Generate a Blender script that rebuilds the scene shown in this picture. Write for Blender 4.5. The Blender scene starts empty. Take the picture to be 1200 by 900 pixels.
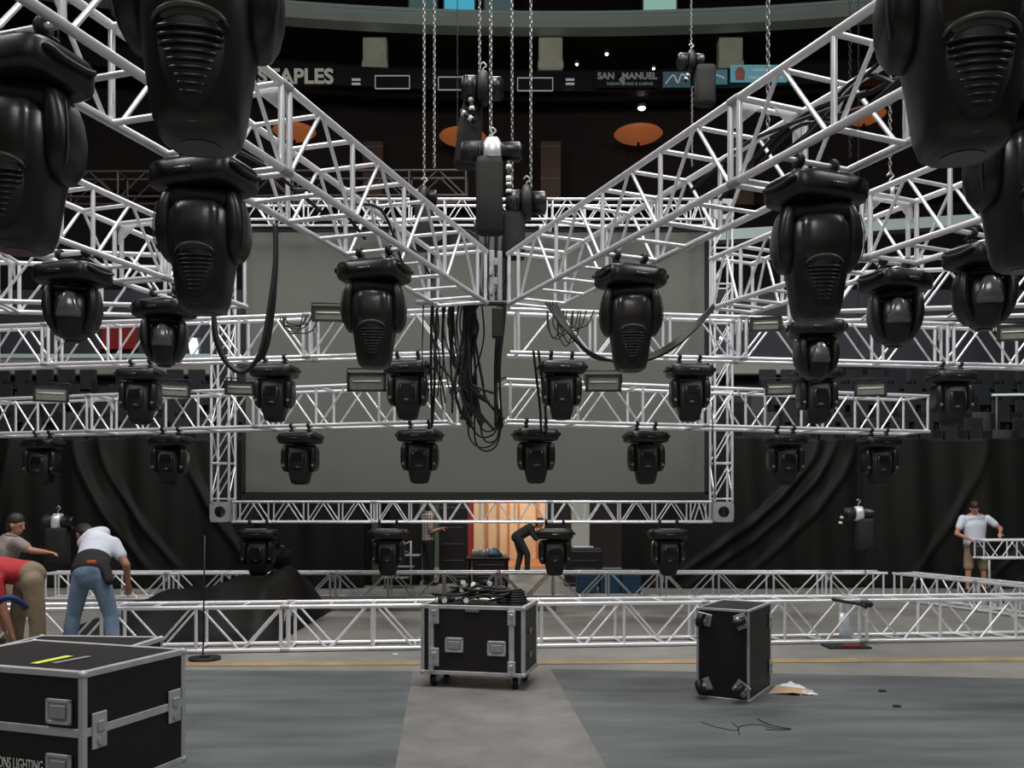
import bpy, bmesh, math, random
from mathutils import Vector, Matrix
random.seed(7)
scene = bpy.context.scene
COL = scene.collection
PI = math.pi
EYE = 1.7
# ------------------------------------------------------------ camera
cam_d = bpy.data.cameras.new('camera')
cam = bpy.data.objects.new('camera', cam_d); COL.objects.link(cam)
cam.location = (0, 0, EYE); cam.rotation_euler = (math.radians(90), 0, 0)
cam_d.sensor_width = 36; cam_d.lens = 31.5; cam_d.shift_y = 140/1200
cam_d.clip_end = 200
scene.camera = cam
# ------------------------------------------------------------ world, lights, exposure
w = bpy.data.worlds.new('world'); scene.world = w; w.use_nodes = True
w.node_tree.nodes['Background'].inputs[0].default_value = (.62, .66, .75, 1)
w.node_tree.nodes['Background'].inputs[1].default_value = .014
def area(name, loc, size, power, col, target=(0, 8, 0), sy=None):
    l = bpy.data.lights.new(name, 'AREA'); l.energy = power; l.color = col
    l.shape = 'RECTANGLE'; l.size = size; l.size_y = sy or size
    o = bpy.data.objects.new(name, l); COL.objects.link(o); o.location = loc
    o.rotation_euler = (Vector(target)-Vector(loc)).to_track_quat('-Z', 'Y').to_euler()
    return o
area('arena_flood_center', (0, 6.5, 17), 6, 2500, (1, .97, .94), (0, 9, 0))
area('arena_flood_back', (0, 17.2, 15), 4, 700, (1, .97, .95), (0, 15.5, 0))
area('arena_flood_left', (-11, 3, 16), 3, 1100, (1, .96, .97), (-2, 9, 1))
area('arena_flood_right', (12, 3, 16), 3, 1200, (.95, .99, 1), (2, 9, 1))
area('arena_flood_rear', (0, -9, 14), 6, 700, (1, .97, .92), (0, 12, 2))
scene.view_settings.view_transform = 'Standard'; scene.view_settings.look = 'None'
scene.view_settings.exposure = -0.15; scene.view_settings.gamma = 1
scene.view_settings.use_curve_mapping = False

# ------------------------------------------------------------ materials
def mat(name, col, rough=.5, metal=0, var=0, scale=8, emit=None, estr=1, bump=0, spec=.5, stretch=None, coat=0, alpha=None, trans=0):
    m = bpy.data.materials.new(name); m.use_nodes = True
    nt = m.node_tree; b = nt.nodes['Principled BSDF']
    b.inputs['Base Color'].default_value = (*col, 1); b.inputs['Roughness'].default_value = rough
    b.inputs['Metallic'].default_value = metal; b.inputs['Specular IOR Level'].default_value = spec
    if coat: b.inputs['Coat Weight'].default_value = coat
    if trans: b.inputs['Transmission Weight'].default_value = trans
    if emit:
        b.inputs['Emission Color'].default_value = (*emit, 1); b.inputs['Emission Strength'].default_value = estr
    if var or bump:
        tc = nt.nodes.new('ShaderNodeTexCoord'); n = nt.nodes.new('ShaderNodeTexNoise')
        n.inputs['Scale'].default_value = scale; n.inputs['Detail'].default_value = 6; n.inputs['Roughness'].default_value = .62
        src = tc.outputs['Object']
        if stretch:
            mp = nt.nodes.new('ShaderNodeMapping'); mp.inputs['Scale'].default_value = stretch
            nt.links.new(src, mp.inputs[0]); src = mp.outputs[0]
        nt.links.new(src, n.inputs['Vector'])
        if var:
            r = nt.nodes.new('ShaderNodeValToRGB')
            r.color_ramp.elements[0].position = .3; r.color_ramp.elements[1].position = .7
            r.color_ramp.elements[0].color = (*[c*(1-var) for c in col], 1)
            r.color_ramp.elements[1].color = (*[min(1, c*(1+var)) for c in col], 1)
            nt.links.new(n.outputs['Fac'], r.inputs[0]); nt.links.new(r.outputs[0], b.inputs['Base Color'])
        if bump:
            bp = nt.nodes.new('ShaderNodeBump'); bp.inputs['Strength'].default_value = bump; bp.inputs['Distance'].default_value = .01
            nt.links.new(n.outputs['Fac'], bp.inputs['Height']); nt.links.new(bp.outputs[0], b.inputs['Normal'])
    return m
M = dict(
 alu=mat('brushed_aluminium', (.90, .90, .94), .33, .5, .08, 14),
 alu_dull=mat('dull_aluminium', (.42, .42, .43), .5, .4, .15, 10),
 alu_case=mat('case_aluminium', (.46, .47, .48), .5, .3, .12, 9),
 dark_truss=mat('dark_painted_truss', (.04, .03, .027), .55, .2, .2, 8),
 plastic=mat('black_plastic', (.0085, .008, .0072), .36, 0, .25, 6, spec=.55),
 plastic2=mat('black_plastic_matt', (.006, .0057, .0052), .55, 0, .3, 9),
 gloss=mat('glossy_cover', (.018, .0165, .015), .3, 0, .2, 5, spec=.6, coat=.15),
 grill=mat('vent_black', (.004, .0036, .0034), .6),
 lip=mat('lip_grey', (.07, .067, .062), .35),
 rubber=mat('black_rubber', (.006, .006, .006), .6, 0, .2, 20),
 glass=mat('lens_glass', (.006, .0065, .007), .3, 0, spec=.4),
 knob=mat('grey_knob', (.14, .14, .135), .45),
 clamp=mat('clamp_black', (.008, .008, .008), .5, .2),
 steel=mat('hook_steel', (.45, .45, .45), .4, .5),
 chain=mat('chain_steel', (.34, .33, .31), .45, .6, .2, 30),
 laminate=mat('case_laminate', (.007, .0045, .0045), .55, 0, .25, 12, bump=.1),
 bag=mat('bag_canvas', (.016, .016, .015), .85, 0, .25, 14, bump=.3),
 floor=mat('concrete_floor', (.215, .208, .19), .62, 0, .2, 1.3, bump=.15),
 sheet=mat('floor_sheet', (.096, .108, .110), .6, 0, .34, 1.5, bump=.1, stretch=(.5, 2.2, 1)),
 sheet2=mat('floor_sheet_dark', (.090, .100, .100), .6, 0, .38, 1.3, bump=.1, stretch=(.5, 2.2, 1)),
 runner=mat('floor_runner', (.158, .153, .145), .6, 0, .25, 2.2, bump=.1),
 tape=mat('floor_tape', (.33, .235, .125), .6, 0, .3, 2.2),
 screen=mat('projection_screen', (.112, .119, .104), .85, 0, .06, .5),
 blackc=mat('black_border', (.006, .006, .006), .8),
 drape=mat('black_drape', (.0042, .0042, .0034), .7, 0, .3, 1.2, spec=.3),
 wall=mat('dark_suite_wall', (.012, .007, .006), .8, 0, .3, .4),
 wall2=mat('slate_wall', (.05, .055, .068), .8, 0, .3, .5),
 fascia=mat('pale_fascia', (.62, .72, .66), .5, 0, .08, .4),
 fascia_top=mat('fascia_cap', (.75, .92, .88), .4),
 parapet=mat('pale_parapet', (.36, .36, .31), .7, 0, .1, .6),
 pil=mat('cream_pilaster', (.85, .86, .66), .6, 0, .12, 1.2),
 brown=mat('wood_column', (.10, .05, .028), .5, 0, .3, .8),
 ribbon=mat('ribbon_black', (.006, .008, .009), .4, 0),
 letter=mat('led_letters', (.2, .2, .17), .5, emit=(.42, .42, .36), estr=.45),
 letter2=mat('led_letters_dim', (.1, .1, .1), .5, emit=(.25, .27, .26), estr=.4),
 ledline=mat('led_line', (.1, .1, .1), .5, emit=(.5, .55, .55), estr=.5),
 ledblue=mat('led_picture', (.02, .05, .06), .5, 0, .0, emit=(.16, .42, .5), estr=.55),
 cyan=mat('cyan_window', (.05, .2, .25), .4, emit=(.10, .62, .85), estr=.6),
 white_em=mat('white_lamp', (1, 1, 1), .4, emit=(1, .95, .85), estr=6),
 cyan_em=mat('cyan_lamp', (1, 1, 1), .4, emit=(.55, .95, 1), estr=5),
 orange=mat('orange_glass', (.5, .15, .04), .4, emit=(.75, .22, .07), estr=.24),
 seat=mat('stadium_seat_fabric', (.011, .014, .018), .7, 0, .3, 4),
 step=mat('step_concrete', (.06, .06, .062), .8, 0, .2, 2),
 white_sh=mat('white_cotton', (.62, .66, .74), .85, 0, .05, 9, bump=.3),
 beige_sh=mat('beige_cotton', (.27, .23, .21), .85, 0, .1, 9, bump=.3),
 red_sh=mat('red_cotton', (.42, .03, .035), .8, 0, .15, 9, bump=.3),
 black_sh=mat('black_cotton', (.012, .012, .013), .85, 0, .2, 9),
 jeans=mat('light_denim', (.18, .26, .37), .85, 0, .22, 7, bump=.4),
 khaki=mat('khaki_cotton', (.24, .18, .115), .85, 0, .2, 7, bump=.3),
 skin=mat('skin', (.42, .20, .13), .55, 0, .1, 10),
 hair=mat('dark_hair', (.02, .014, .01), .6, 0, .3, 40, bump=.5),
 eye=mat('eye_dark', (.02, .015, .012), .2),
 leather=mat('dark_shoe', (.03, .025, .02), .5),
 orange_b=mat('orange_belt', (.7, .12, .03), .6),
 card=mat('cardboard', (.42, .28, .17), .85, 0, .15, 5),
 film=mat('plastic_film', (.6, .66, .68), .15, 0, .1, 12, spec=.8),
 white=mat('white_plastic', (.75, .75, .70), .45),
 yellow=mat('yellow_tape', (.75, .85, .12), .5),
 greywear=mat('grey_tape', (.28, .27, .29), .6),
 redp=mat('red_panel', (.28, .012, .01), .6),
 green=mat('green_wall', (.05, .075, .045), .8, 0, .25, .8),
 warmwall=mat('warm_wall', (.75, .58, .38), .7, 0, .15, 1.2),
 orangewall=mat('orange_floor', (.55, .22, .09), .6, 0, .1, 1.5),
 blue=mat('blue_plastic', (.02, .075, .14), .5, 0, .2, 4),
 bluetape=mat('blue_wrap', (.02, .03, .14), .6),
 flood=mat('flood_glass', (.19, .19, .16), .12, 0, .2, 12, spec=.8),
 amber=mat('amber', (.6, .25, .05), .5),
 ceil=mat('ceiling_dark', (.01, .01, .012), .9),
)
def plaid():
    m = mat('plaid_cotton', (.3, .27, .25), .85); nt = m.node_tree; b = nt.nodes['Principled BSDF']
    tc = nt.nodes.new('ShaderNodeTexCoord'); out = None
    for ax in ('X', 'Z'):
        wv = nt.nodes.new('ShaderNodeTexWave'); wv.bands_direction = ax; wv.inputs['Scale'].default_value = 5
        nt.links.new(tc.outputs['Object'], wv.inputs[0])
        if out is None: out = wv.outputs['Fac']
        else:
            mm = nt.nodes.new('ShaderNodeMath'); mm.operation = 'ADD'
            nt.links.new(out, mm.inputs[0]); nt.links.new(wv.outputs['Fac'], mm.inputs[1]); out = mm.outputs[0]
    r = nt.nodes.new('ShaderNodeValToRGB'); r.color_ramp.elements[0].color = (.10, .08, .09, 1); r.color_ramp.elements[1].color = (.5, .44, .40, 1)
    hm = nt.nodes.new('ShaderNodeMath'); hm.operation = 'MULTIPLY'; hm.inputs[1].default_value = .5
    nt.links.new(out, hm.inputs[0]); nt.links.new(hm.outputs[0], r.inputs[0]); nt.links.new(r.outputs[0], b.inputs['Base Color'])
    return m
M['plaid'] = plaid()

# ------------------------------------------------------------ helpers
F = 1050.0
def P(px, py, Y):
    """a measured direction and a real distance give a point of the place"""
    return Vector(((px-600)*Y/F, Y, EYE+(590-py)*Y/F))
def V(*a): return Vector(a)
def tag(o, label=None, cat=None, group=None, kind=None):
    if label: o['label'] = label
    if cat: o['category'] = cat
    if group: o['group'] = group
    if kind: o['kind'] = kind
    return o
def empty(name, loc, label, cat, group=None, rz=0):
    o = bpy.data.objects.new(name, None); COL.objects.link(o); o.location = loc; o.rotation_euler = (0, 0, rz)
    o.empty_display_size = .1
    return tag(o, label, cat, group)
def kids(o): return [c for c in bpy.data.objects if c.parent == o]
NEWKIDS = {}
def LASTKIDS(o): return NEWKIDS.get(o.name, [])
def copy_tree(o, parent=None, tree=None):
    c = o.copy(); COL.objects.link(c); c.parent = parent
    if parent: NEWKIDS.setdefault(parent.name, []).append(c)
    for ch in tree.get(o.name, []): copy_tree(ch, c, tree)
    return c
def tree_of(root):
    t = {}
    for x in bpy.data.objects:
        if x.parent: t.setdefault(x.parent.name, []).append(x)
    return t
def dup(root, tree, loc, rz, label, group=None, scale=None):
    c = copy_tree(root, None, tree); c.location = loc; c.rotation_euler = (0, 0, rz); c['label'] = label
    if group: c['group'] = group
    if scale: c.scale = scale
    return c
class MB:
    def __init__(s): s.v = []; s.f = []; s.sm = []
    def add(s, vs, fs, smooth=False, mtx=None):
        n = len(s.v)
        s.v += [tuple(mtx @ Vector(v)) if mtx else tuple(v) for v in vs]
        s.f += [tuple(i+n for i in f) for f in fs]; s.sm += [smooth]*len(fs); return s
    def box(s, c, d, ch=0, mtx=None):
        x, y, z = [k/2 for k in d]; cx, cy, cz = c
        if ch <= 0:
            vs = [(cx+sx*x, cy+sy*y, cz+sz*z) for sz in (-1, 1) for sy in (-1, 1) for sx in (-1, 1)]
            fs = [(0, 2, 3, 1), (4, 5, 7, 6), (0, 1, 5, 4), (2, 6, 7, 3), (0, 4, 6, 2), (1, 3, 7, 5)]
            return s.add(vs, fs, False, mtx)
        bm = bmesh.new()
        for sx in (-1, 1):
            for sy in (-1, 1):
                for sz in (-1, 1):
                    bm.verts.new((cx+sx*(x-ch), cy+sy*(y-ch), cz+sz*z)); bm.verts.new((cx+sx*(x-ch), cy+sy*y, cz+sz*(z-ch))); bm.verts.new((cx+sx*x, cy+sy*(y-ch), cz+sz*(z-ch)))
        bmesh.ops.convex_hull(bm, input=bm.verts); bmesh.ops.dissolve_limit(bm, angle_limit=.01, verts=bm.verts, edges=bm.edges)
        bm.verts.index_update()
        vs = [v.co.copy() for v in bm.verts]; fs = [[v.index for v in f.verts] for f in bm.faces]; bm.free()
        return s.add(vs, fs, False, mtx)
    def cyl(s, p0, p1, r, n=12, r1=None, caps=True, smooth=True):
        p0 = Vector(p0); p1 = Vector(p1); d = (p1-p0).normalized(); r1 = r if r1 is None else r1
        a = d.orthogonal().normalized(); b = d.cross(a)
        vs = []
        for p, rr in ((p0, r), (p1, r1)):
            for i in range(n):
                t = 2*PI*i/n; vs.append(p+a*math.cos(t)*rr+b*math.sin(t)*rr)
        fs = [(i, (i+1) % n, n+(i+1) % n, n+i) for i in range(n)]
        s.add(vs, fs, smooth)
        if caps: s.add(vs, [tuple(range(n))[::-1], tuple(range(n, 2*n))], False)
        return s
    def tube(s, pts, r, n=6, closed=False):
        pts = [Vector(p) for p in pts]; m = len(pts); vs = []; prev = None
        for i, p in enumerate(pts):
            q0 = pts[i-1] if i or closed else p; q1 = pts[(i+1) % m] if i < m-1 or closed else p
            d = (q1-q0).normalized()
            if d.length < .5: d = V(0, 0, 1)
            a = d.orthogonal().normalized() if prev is None else (prev-d*prev.dot(d)).normalized()
            prev = a; b = d.cross(a); rr = r(i/(m-1)) if callable(r) else r
            for k in range(n):
                t = 2*PI*k/n; vs.append(p+a*math.cos(t)*rr+b*math.sin(t)*rr)
        fs = []
        for i in range(m if closed else m-1):
            j = (i+1) % m
            for k in range(n): fs.append((i*n+k, i*n+(k+1) % n, j*n+(k+1) % n, j*n+k))
        s.add(vs, fs, True)
        if not closed: s.add(vs, [tuple(range(n))[::-1], tuple(range((m-1)*n, m*n))])
        return s
    def loft(s, secs, n=24, e=2.6, smooth=True, mtx=None):
        """secs: (cx,cy,cz,hx,hy[,e]) horizontal super-ellipse rings"""
        vs = []
        for sc in secs:
            cx, cy, cz, hx, hy = sc[:5]; ee = sc[5] if len(sc) > 5 else e
            for k in range(n):
                t = 2*PI*k/n; c, q = math.cos(t), math.sin(t)
                vs.append((cx+hx*math.copysign(abs(c)**(2/ee), c), cy+hy*math.copysign(abs(q)**(2/ee), q), cz))
        fs = []
        for i in range(len(secs)-1):
            for k in range(n): fs.append((i*n+k, i*n+(k+1) % n, (i+1)*n+(k+1) % n, (i+1)*n+k))
        s.add(vs, fs, smooth, mtx)
        s.add(vs, [tuple(range(n))[::-1], tuple(range((len(secs)-1)*n, len(secs)*n))], smooth, mtx)
        return s
    def sphere(s, c, r, n=12, m=8, sc=(1, 1, 1), mtx=None):
        secs = []
        for i in range(m+1):
            a = -PI/2+PI*i/m; rr = max(.001, math.cos(a))*r
            secs.append((c[0], c[1], c[2]+math.sin(a)*r*sc[2], rr*sc[0], rr*sc[1], 2))
        return s.loft(secs, n, 2, True, mtx)
    def prism(s, poly, y0, y1, mtx=None):
        n = len(poly); vs = [(x, y0, z) for x, z in poly]+[(x, y1, z) for x, z in poly]
        fs = [(i, (i+1) % n, n+(i+1) % n, n+i) for i in range(n)]+[tuple(range(n))[::-1], tuple(range(n, 2*n))]
        return s.add(vs, fs, False, mtx)
    def mesh(s, name, m):
        me = bpy.data.meshes.new(name); me.from_pydata(s.v, [], s.f)
        me.polygons.foreach_set('use_smooth', s.sm); me.materials.append(m)
        bm = bmesh.new(); bm.from_mesh(me); bmesh.ops.remove_doubles(bm, verts=bm.verts, dist=1e-5); bmesh.ops.recalc_face_normals(bm, faces=bm.faces); bm.to_mesh(me); bm.free()
        return me
    def build(s, name, m, parent=None, loc=None):
        o = bpy.data.objects.new(name, s.mesh(name, m)); COL.objects.link(o)
        if parent: o.parent = parent
        if loc is not None: o.location = loc
        return o
def inst(name, me, parent, mtx):
    o = bpy.data.objects.new(name, me); COL.objects.link(o); o.parent = parent; o.matrix_local = mtx
    return o
def smooth_path(pts, k=6):
    pts = [Vector(p) for p in pts]; out = []
    q = [pts[0]]+pts+[pts[-1]]
    for i in range(1, len(q)-2):
        for j in range(k):
            t = j/k; a, b, c, d = q[i-1], q[i], q[i+1], q[i+2]
            out.append(.5*((2*b)+(-a+c)*t+(2*a-5*b+4*c-d)*t*t+(-a+3*b-3*c+d)*t**3))
    out.append(pts[-1]); return out
def struct(mb, name, m, parent=None):
    o = mb.build(name, m, parent)
    if not parent: o['kind'] = 'structure'
    return o

# ------------------------------------------------------------ the setting
struct(MB().box((0, 14, -.05), (70, 60, .1)), 'floor', M['floor'])
def ground_poly(pts, z0, z1, name, m):
    n = len(pts); vs = [(x, y, z0) for x, y in pts]+[(x, y, z1) for x, y in pts]
    fs = [(i, (i+1) % n, n+(i+1) % n, n+i) for i in range(n)]+[tuple(range(n))[::-1], tuple(range(n, 2*n))]
    return struct(MB().add(vs, fs), name, m)
def fl(px, py): Y = EYE*F/(py-590); return ((px-600)*Y/F, Y)
ground_poly([fl(484, 787), (-.75, 5.76), (-.44, 1.0), (-9, 1.0), (-9, 9.3)], 0, .004, 'trim_1', M['sheet'])
ground_poly([fl(645, 784), (5.5, 8.62), (9, 8.4), (9, 1.0), (.53, 1.0), (.61, 5.76)], 0, .004, 'trim_2', M['sheet2'])
ground_poly([(-9.0, 9.15), (9, 9.75), (9, 9.98), (-9.0, 9.38)], .004, .006, 'trim_3', M['tape'])
ground_poly([fl(484, 787), fl(645, 784), (.61, 5.76), (.53, 1.0), (-.44, 1.0), (-.75, 5.76)], 0, .003, 'trim_4', M['runner'])
# high back wall of the suites, curved in plan
def arc_pts(Yc, Xc, R, x0, x1, n=28):
    out = []
    for i in range(n+1):
        x = x0+(x1-x0)*i/n; out.append((x, Yc-(R-math.sqrt(max(1, R*R-(x-Xc)**2)))))
    return out
def arc_band(name, m, Yc, z0, z1, th, x0=-24, x1=26, R=75, Xc=2, parent=None, dy=0):
    p = arc_pts(Yc, Xc, R, x0, x1); n = len(p); vs = []
    for x, y in p: vs += [(x, y+dy, z0), (x, y+dy, z1), (x, y+dy+th, z1), (x, y+dy+th, z0)]
    fs = []
    for i in range(n-1):
        a, b = i*4, i*4+4
        for k in range(4): fs.append((a+k, a+(k+1) % 4, b+(k+1) % 4, b+k))
    fs += [(0, 1, 2, 3), (n*4-4, n*4-3, n*4-2, n*4-1)]
    return struct(MB().add(vs, fs), name, m, parent)
zof = lambda py, Y: EYE+(590-py)*Y/F
YB = 36
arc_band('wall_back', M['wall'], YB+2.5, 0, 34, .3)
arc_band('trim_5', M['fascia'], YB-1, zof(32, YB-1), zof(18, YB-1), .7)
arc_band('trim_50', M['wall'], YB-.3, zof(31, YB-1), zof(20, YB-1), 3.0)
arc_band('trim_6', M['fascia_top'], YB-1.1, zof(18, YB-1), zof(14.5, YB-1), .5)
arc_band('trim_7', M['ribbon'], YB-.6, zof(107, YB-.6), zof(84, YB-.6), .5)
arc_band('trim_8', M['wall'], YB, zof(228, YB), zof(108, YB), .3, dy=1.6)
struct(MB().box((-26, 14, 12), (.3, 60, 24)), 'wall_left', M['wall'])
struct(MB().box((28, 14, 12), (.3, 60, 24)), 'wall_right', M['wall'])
# lower concourse behind the seats
struct(MB().box((-14, 27, 6.0), (17, .3, 4.2)), 'wall_back_left', M['wall2'])
struct(MB().box((16, 27, 6.0), (20, .3, 4.2)), 'wall_back_right', M['wall2'])
struct(MB().box((-12.0, 26.5, zof(430, 26.5)), (6.2, .4, .52), .03), 'trim_9', M['parapet'])
struct(MB().box((7.2, 26.5, zof(432, 26.5)), (2.6, .4, .4), .03), 'trim_10', M['parapet'])
struct(MB().box((-14.5, 26.4, zof(418, 26.4)), (11.5, .3, .12)), 'trim_11', M['fascia_top'])
struct(MB().box((8.6, 26.4, zof(424, 26.4)), (5, .3, .08)), 'trim_12', M['fascia_top'])
vs = []
for x, y in ((6.5, 30.2), (16, 28.2), (22, 25.5)): vs += [(x, y, 10.55), (x, y, 10.9), (x, y+.5, 10.9), (x, y+.5, 10.55)]
struct(MB().add(vs, [(a+k, a+(k+1) % 4, a+4+(k+1) % 4, a+4+k) for a in (0, 4) for k in range(4)]+[(0, 1, 2, 3), (8, 9, 10, 11)]), 'trim_13', M['fascia_top'])
# suite columns and pale pilasters
def on_arc(x, R=75, Xc=2, Yc=YB): return Yc-(R-math.sqrt(R*R-(x-Xc)**2))
k = 14
for px in (440, 645, 855):
    Y = YB-.2; x = (px-600)*Y/F
    struct(MB().box((x, Y, zof(66, Y)), (.95, .5, 1.3), .04).box((x, Y, zof(79, Y)), (1.02, .56, .3), .03), 'trim_%d' % k, M['pil']); k += 1
for px in (438, 645, 870):
    Y = YB+.6; x = (px-600)*Y/F
    struct(MB().box((x, Y, zof(205, Y)), (.85, .5, 2.6), .03), 'trim_%d' % k, M['brown']); k += 1
    for py in (175, 212):
        struct(MB().box((x, Y-.27, zof(py, Y)), (.82, .04, .06)), 'trim_%d' % k, M['knob']); k += 1
# tiers of seats
tiers = MB()
for side in (-1, 1):
    for r in range(4):
        xa, xb = (-21, -5.4) if side < 0 else (6.0, 21)
        tiers.box(((xa+xb)/2, 20.2+r*.9, (2.9+r*.5)/2), (abs(xb-xa), .9, 2.9+r*.5))
struct(tiers, 'trim_40', M['step'])
# ------------------------------------------------------------ seats
sb = MB().box((0, .02, .22), (.44, .42, .07), .02).box((0, .24, .50), (.44, .06, .52), .02).box((-.235, .05, .22), (.03, .36, .44)).box((.235, .05, .22), (.03, .36, .44))
seat_me = sb.mesh('stadium_seat', M['seat'])
for side, grp in ((-1, 'stadium seats in the left stand'), (1, 'stadium seats in the right stand')):
    for r in range(4):
        for i in range(22):
            x = side*(6.6 if side > 0 else 5.9)+side*i*.56
            if i % 9 == 8: continue
            o = bpy.data.objects.new('stadium_seat', seat_me); COL.objects.link(o)
            o.location = (x, 20.2+r*.9, 2.9+r*.5)
            tag(o, 'dark folding seat in the tiers behind the %s end of the truss rig' % ('left' if side < 0 else 'right'), 'seat', grp)
ra = empty('hand_rail', (9.6, 19.6, 2.9), 'pale blue metal rail in front of the right seating tiers', 'rail')
MB().cyl((.9, 0, 1.17), (7, 0, 1.25), .03).build('rail', M['fascia_top'], ra)
for i in range(5): MB().cyl((1+i*1.4, 0, 0), (1+i*1.4, 0, 1.2), .02).build('post', M['knob'], ra)

# ribbon board pictures, outlines and lettering
def text_mesh(body, size, loc, m, parent, name, ext=.01, align='CENTER', rot=(PI/2, 0, 0), bold=.0):
    cu = bpy.data.curves.new(name, 'FONT'); cu.body = body; cu.size = size; cu.align_x = align; cu.align_y = 'CENTER'; cu.extrude = ext; cu.offset = bold
    t = bpy.data.objects.new('tmp', cu); COL.objects.link(t)
    dg = bpy.context.evaluated_depsgraph_get(); me = bpy.data.meshes.new_from_object(t.evaluated_get(dg))
    bpy.data.objects.remove(t); me.materials.clear(); me.materials.append(m)
    o = bpy.data.objects.new(name, me); COL.objects.link(o); o.parent = parent; o.location = loc; o.rotation_euler = rot
    return o
YR = 34.7
def rib(px): return (px-600)*YR/F
def sign(px, py, label, cat='sign', name='led_sign'):
    x = rib(px); y = on_arc(x, Yc=YB-.75); s = y/F
    return empty(name, (x, y-.05, EYE+(590-py)*s), label, cat), s
s1, q = sign(348, 91, 'grey block capitals of a shop name on the black ribbon board, left'); text_mesh('STAPLES', 24*q, (0, 0, 0), M['letter'], s1, 'lettering', .03, bold=.02)
MB().box((0, .03, 0), (72*q, .04, 21*q)).build('board', M['ribbon'], s1)
s2, q = sign(737, 93, 'two line grey lettering with small emblem on the black ribbon board, right')
MB().box((0, .03, 0), (76*q, .04, 21*q)).build('board', M['ribbon'], s2)
text_mesh('SAN', 10.5*q, (-25*q, 0, 3*q), M['letter2'], s2, 'lettering', .02, bold=.01); text_mesh('MANUEL', 10.5*q, (14*q, 0, 3*q), M['letter2'], s2, 'lettering', .02, bold=.01)
text_mesh('INDIAN BINGO & CASINO', 4.6*q, (3*q, 0, -6*q), M['letter2'], s2, 'lettering', .02)
MB().prism([(-10*q, -1*q), (-5*q, 4*q), (-7*q, -3*q), (-2*q, 1*q), (-5*q, -8*q)], -.02, .02).build('emblem', M['letter2'], s2)
for i, (a, b, c, d, lab) in enumerate([(439, 479, 89.5, 104.5, 'thin pale outlined rectangle on the ribbon board, left of the chains'), (513, 560, 91, 106, 'thin pale outlined rectangle on the ribbon board behind the upper hoist'), (607, 648, 92, 107, 'thin pale outlined rectangle on the ribbon board, right of the chains')]):
    o, q = sign((a+b)/2, (c+d)/2, lab); hw, hh, t = (b-a)/2*q, (d-c)/2*q, .9*q
    MB().box((0, .03, 0), (hw*2, .04, hh*2)).build('board', M['ribbon'], o)
    MB().box((0, 0, hh), (hw*2, .04, t)).box((0, 0, -hh), (hw*2, .04, t)).box((-hw, 0, 0), (t, .04, hh*2)).box((hw, 0, 0), (t, .04, hh*2)).build('outline', M['ledline'], o)
for px, lab in ((417, 'pair of short pale bars on the ribbon board right of the shop name'), (669, 'pair of short pale bars on the ribbon board left of the two line lettering')):
    o, q = sign(px, 96, lab)
    MB().box((0, 0, 2*q), (10*q, .04, 2.2*q)).box((0, 0, -3*q), (10*q, .04, 2.2*q)).build('bars', M['ledline'], o)
o, q = sign(795, 94, 'blue lit picture panel with white strokes on the ribbon board'); MB().box((0, 0, 0), (32*q, .04, 18*q)).build('panel', mat('led_picture_dim', (.02, .05, .06), .5, emit=(.08, .16, .2), estr=.35), o)
MB().tube(smooth_path([(-13*q, -.03, -5*q), (-4*q, -.03, 5*q), (1*q, -.03, -4*q), (6*q, -.03, 6*q), (13*q, -.03, 0)]), .9*q).build('strokes', M['ledline'], o)
o, q = sign(890, 87, 'wide blue lit picture panel on the ribbon board above the right truss'); MB().box((0, 0, 0), (66*q, .04, 20*q)).build('panel', M['ledblue'], o)
MB().loft([(-22*q, -.03, -8*q, 5*q, .02), (-22*q, -.03, 2*q, 6*q, .02), (-22*q, -.03, 7*q, 3*q, .02)], 12).build('figure', mat('led_figure', (.1, .03, .03), .5, emit=(.25, .09, .08), estr=.5), o)
MB().box((8*q, -.03, -5*q), (40*q, .03, 2*q)).box((8*q, -.03, 4*q), (30*q, .03, 2*q)).build('stripes', M['ledline'], o)
o, q = sign(840, 91, 'small blue lit picture panel with pale arc on the ribbon board'); MB().box((0, 0, 0), (28*q, .04, 17*q)).build('panel', mat('led_picture_mid', (.02, .05, .06), .5, emit=(.1, .24, .28), estr=.45), o)
MB().tube(smooth_path([(-11*q, -.03, -4*q), (0, -.03, 2*q), (11*q, -.03, -2*q)]), .9*q).build('arc', M['ledline'], o)
# lit windows above the fascia
for i, (a, b) in enumerate(((521, 556), (754, 792), (480, 512), (568, 600))):
    Y = YB+1.2; x0, x1 = (a-600)*Y/F, (b-600)*Y/F
    zc = zof(1, Y); wn = MB().box(((x0+x1)/2, Y, zc), (x1-x0, .08, 1.0)).box(((x0+x1)/2, Y-.05, zc-.45), (x1-x0+.1, .1, .07))
    o = struct(MB().box(((x0+x1)/2, Y, zc), (x1-x0+.14, .12, 1.3)), 'window_%d' % (i+1), M['knob'])
    MB().box(((x0+x1)/2, Y-.08, zc), (x1-x0, .05, 1.18)).build('pane', M['cyan'] if i == 0 else (mat('pale_window', (.2, .3, .25), .4, emit=(.45, .75, .65), estr=.55) if i == 1 else mat('dull_window', (.1, .14, .14), .4, emit=(.15, .25, .26), estr=.3)), o)
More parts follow.
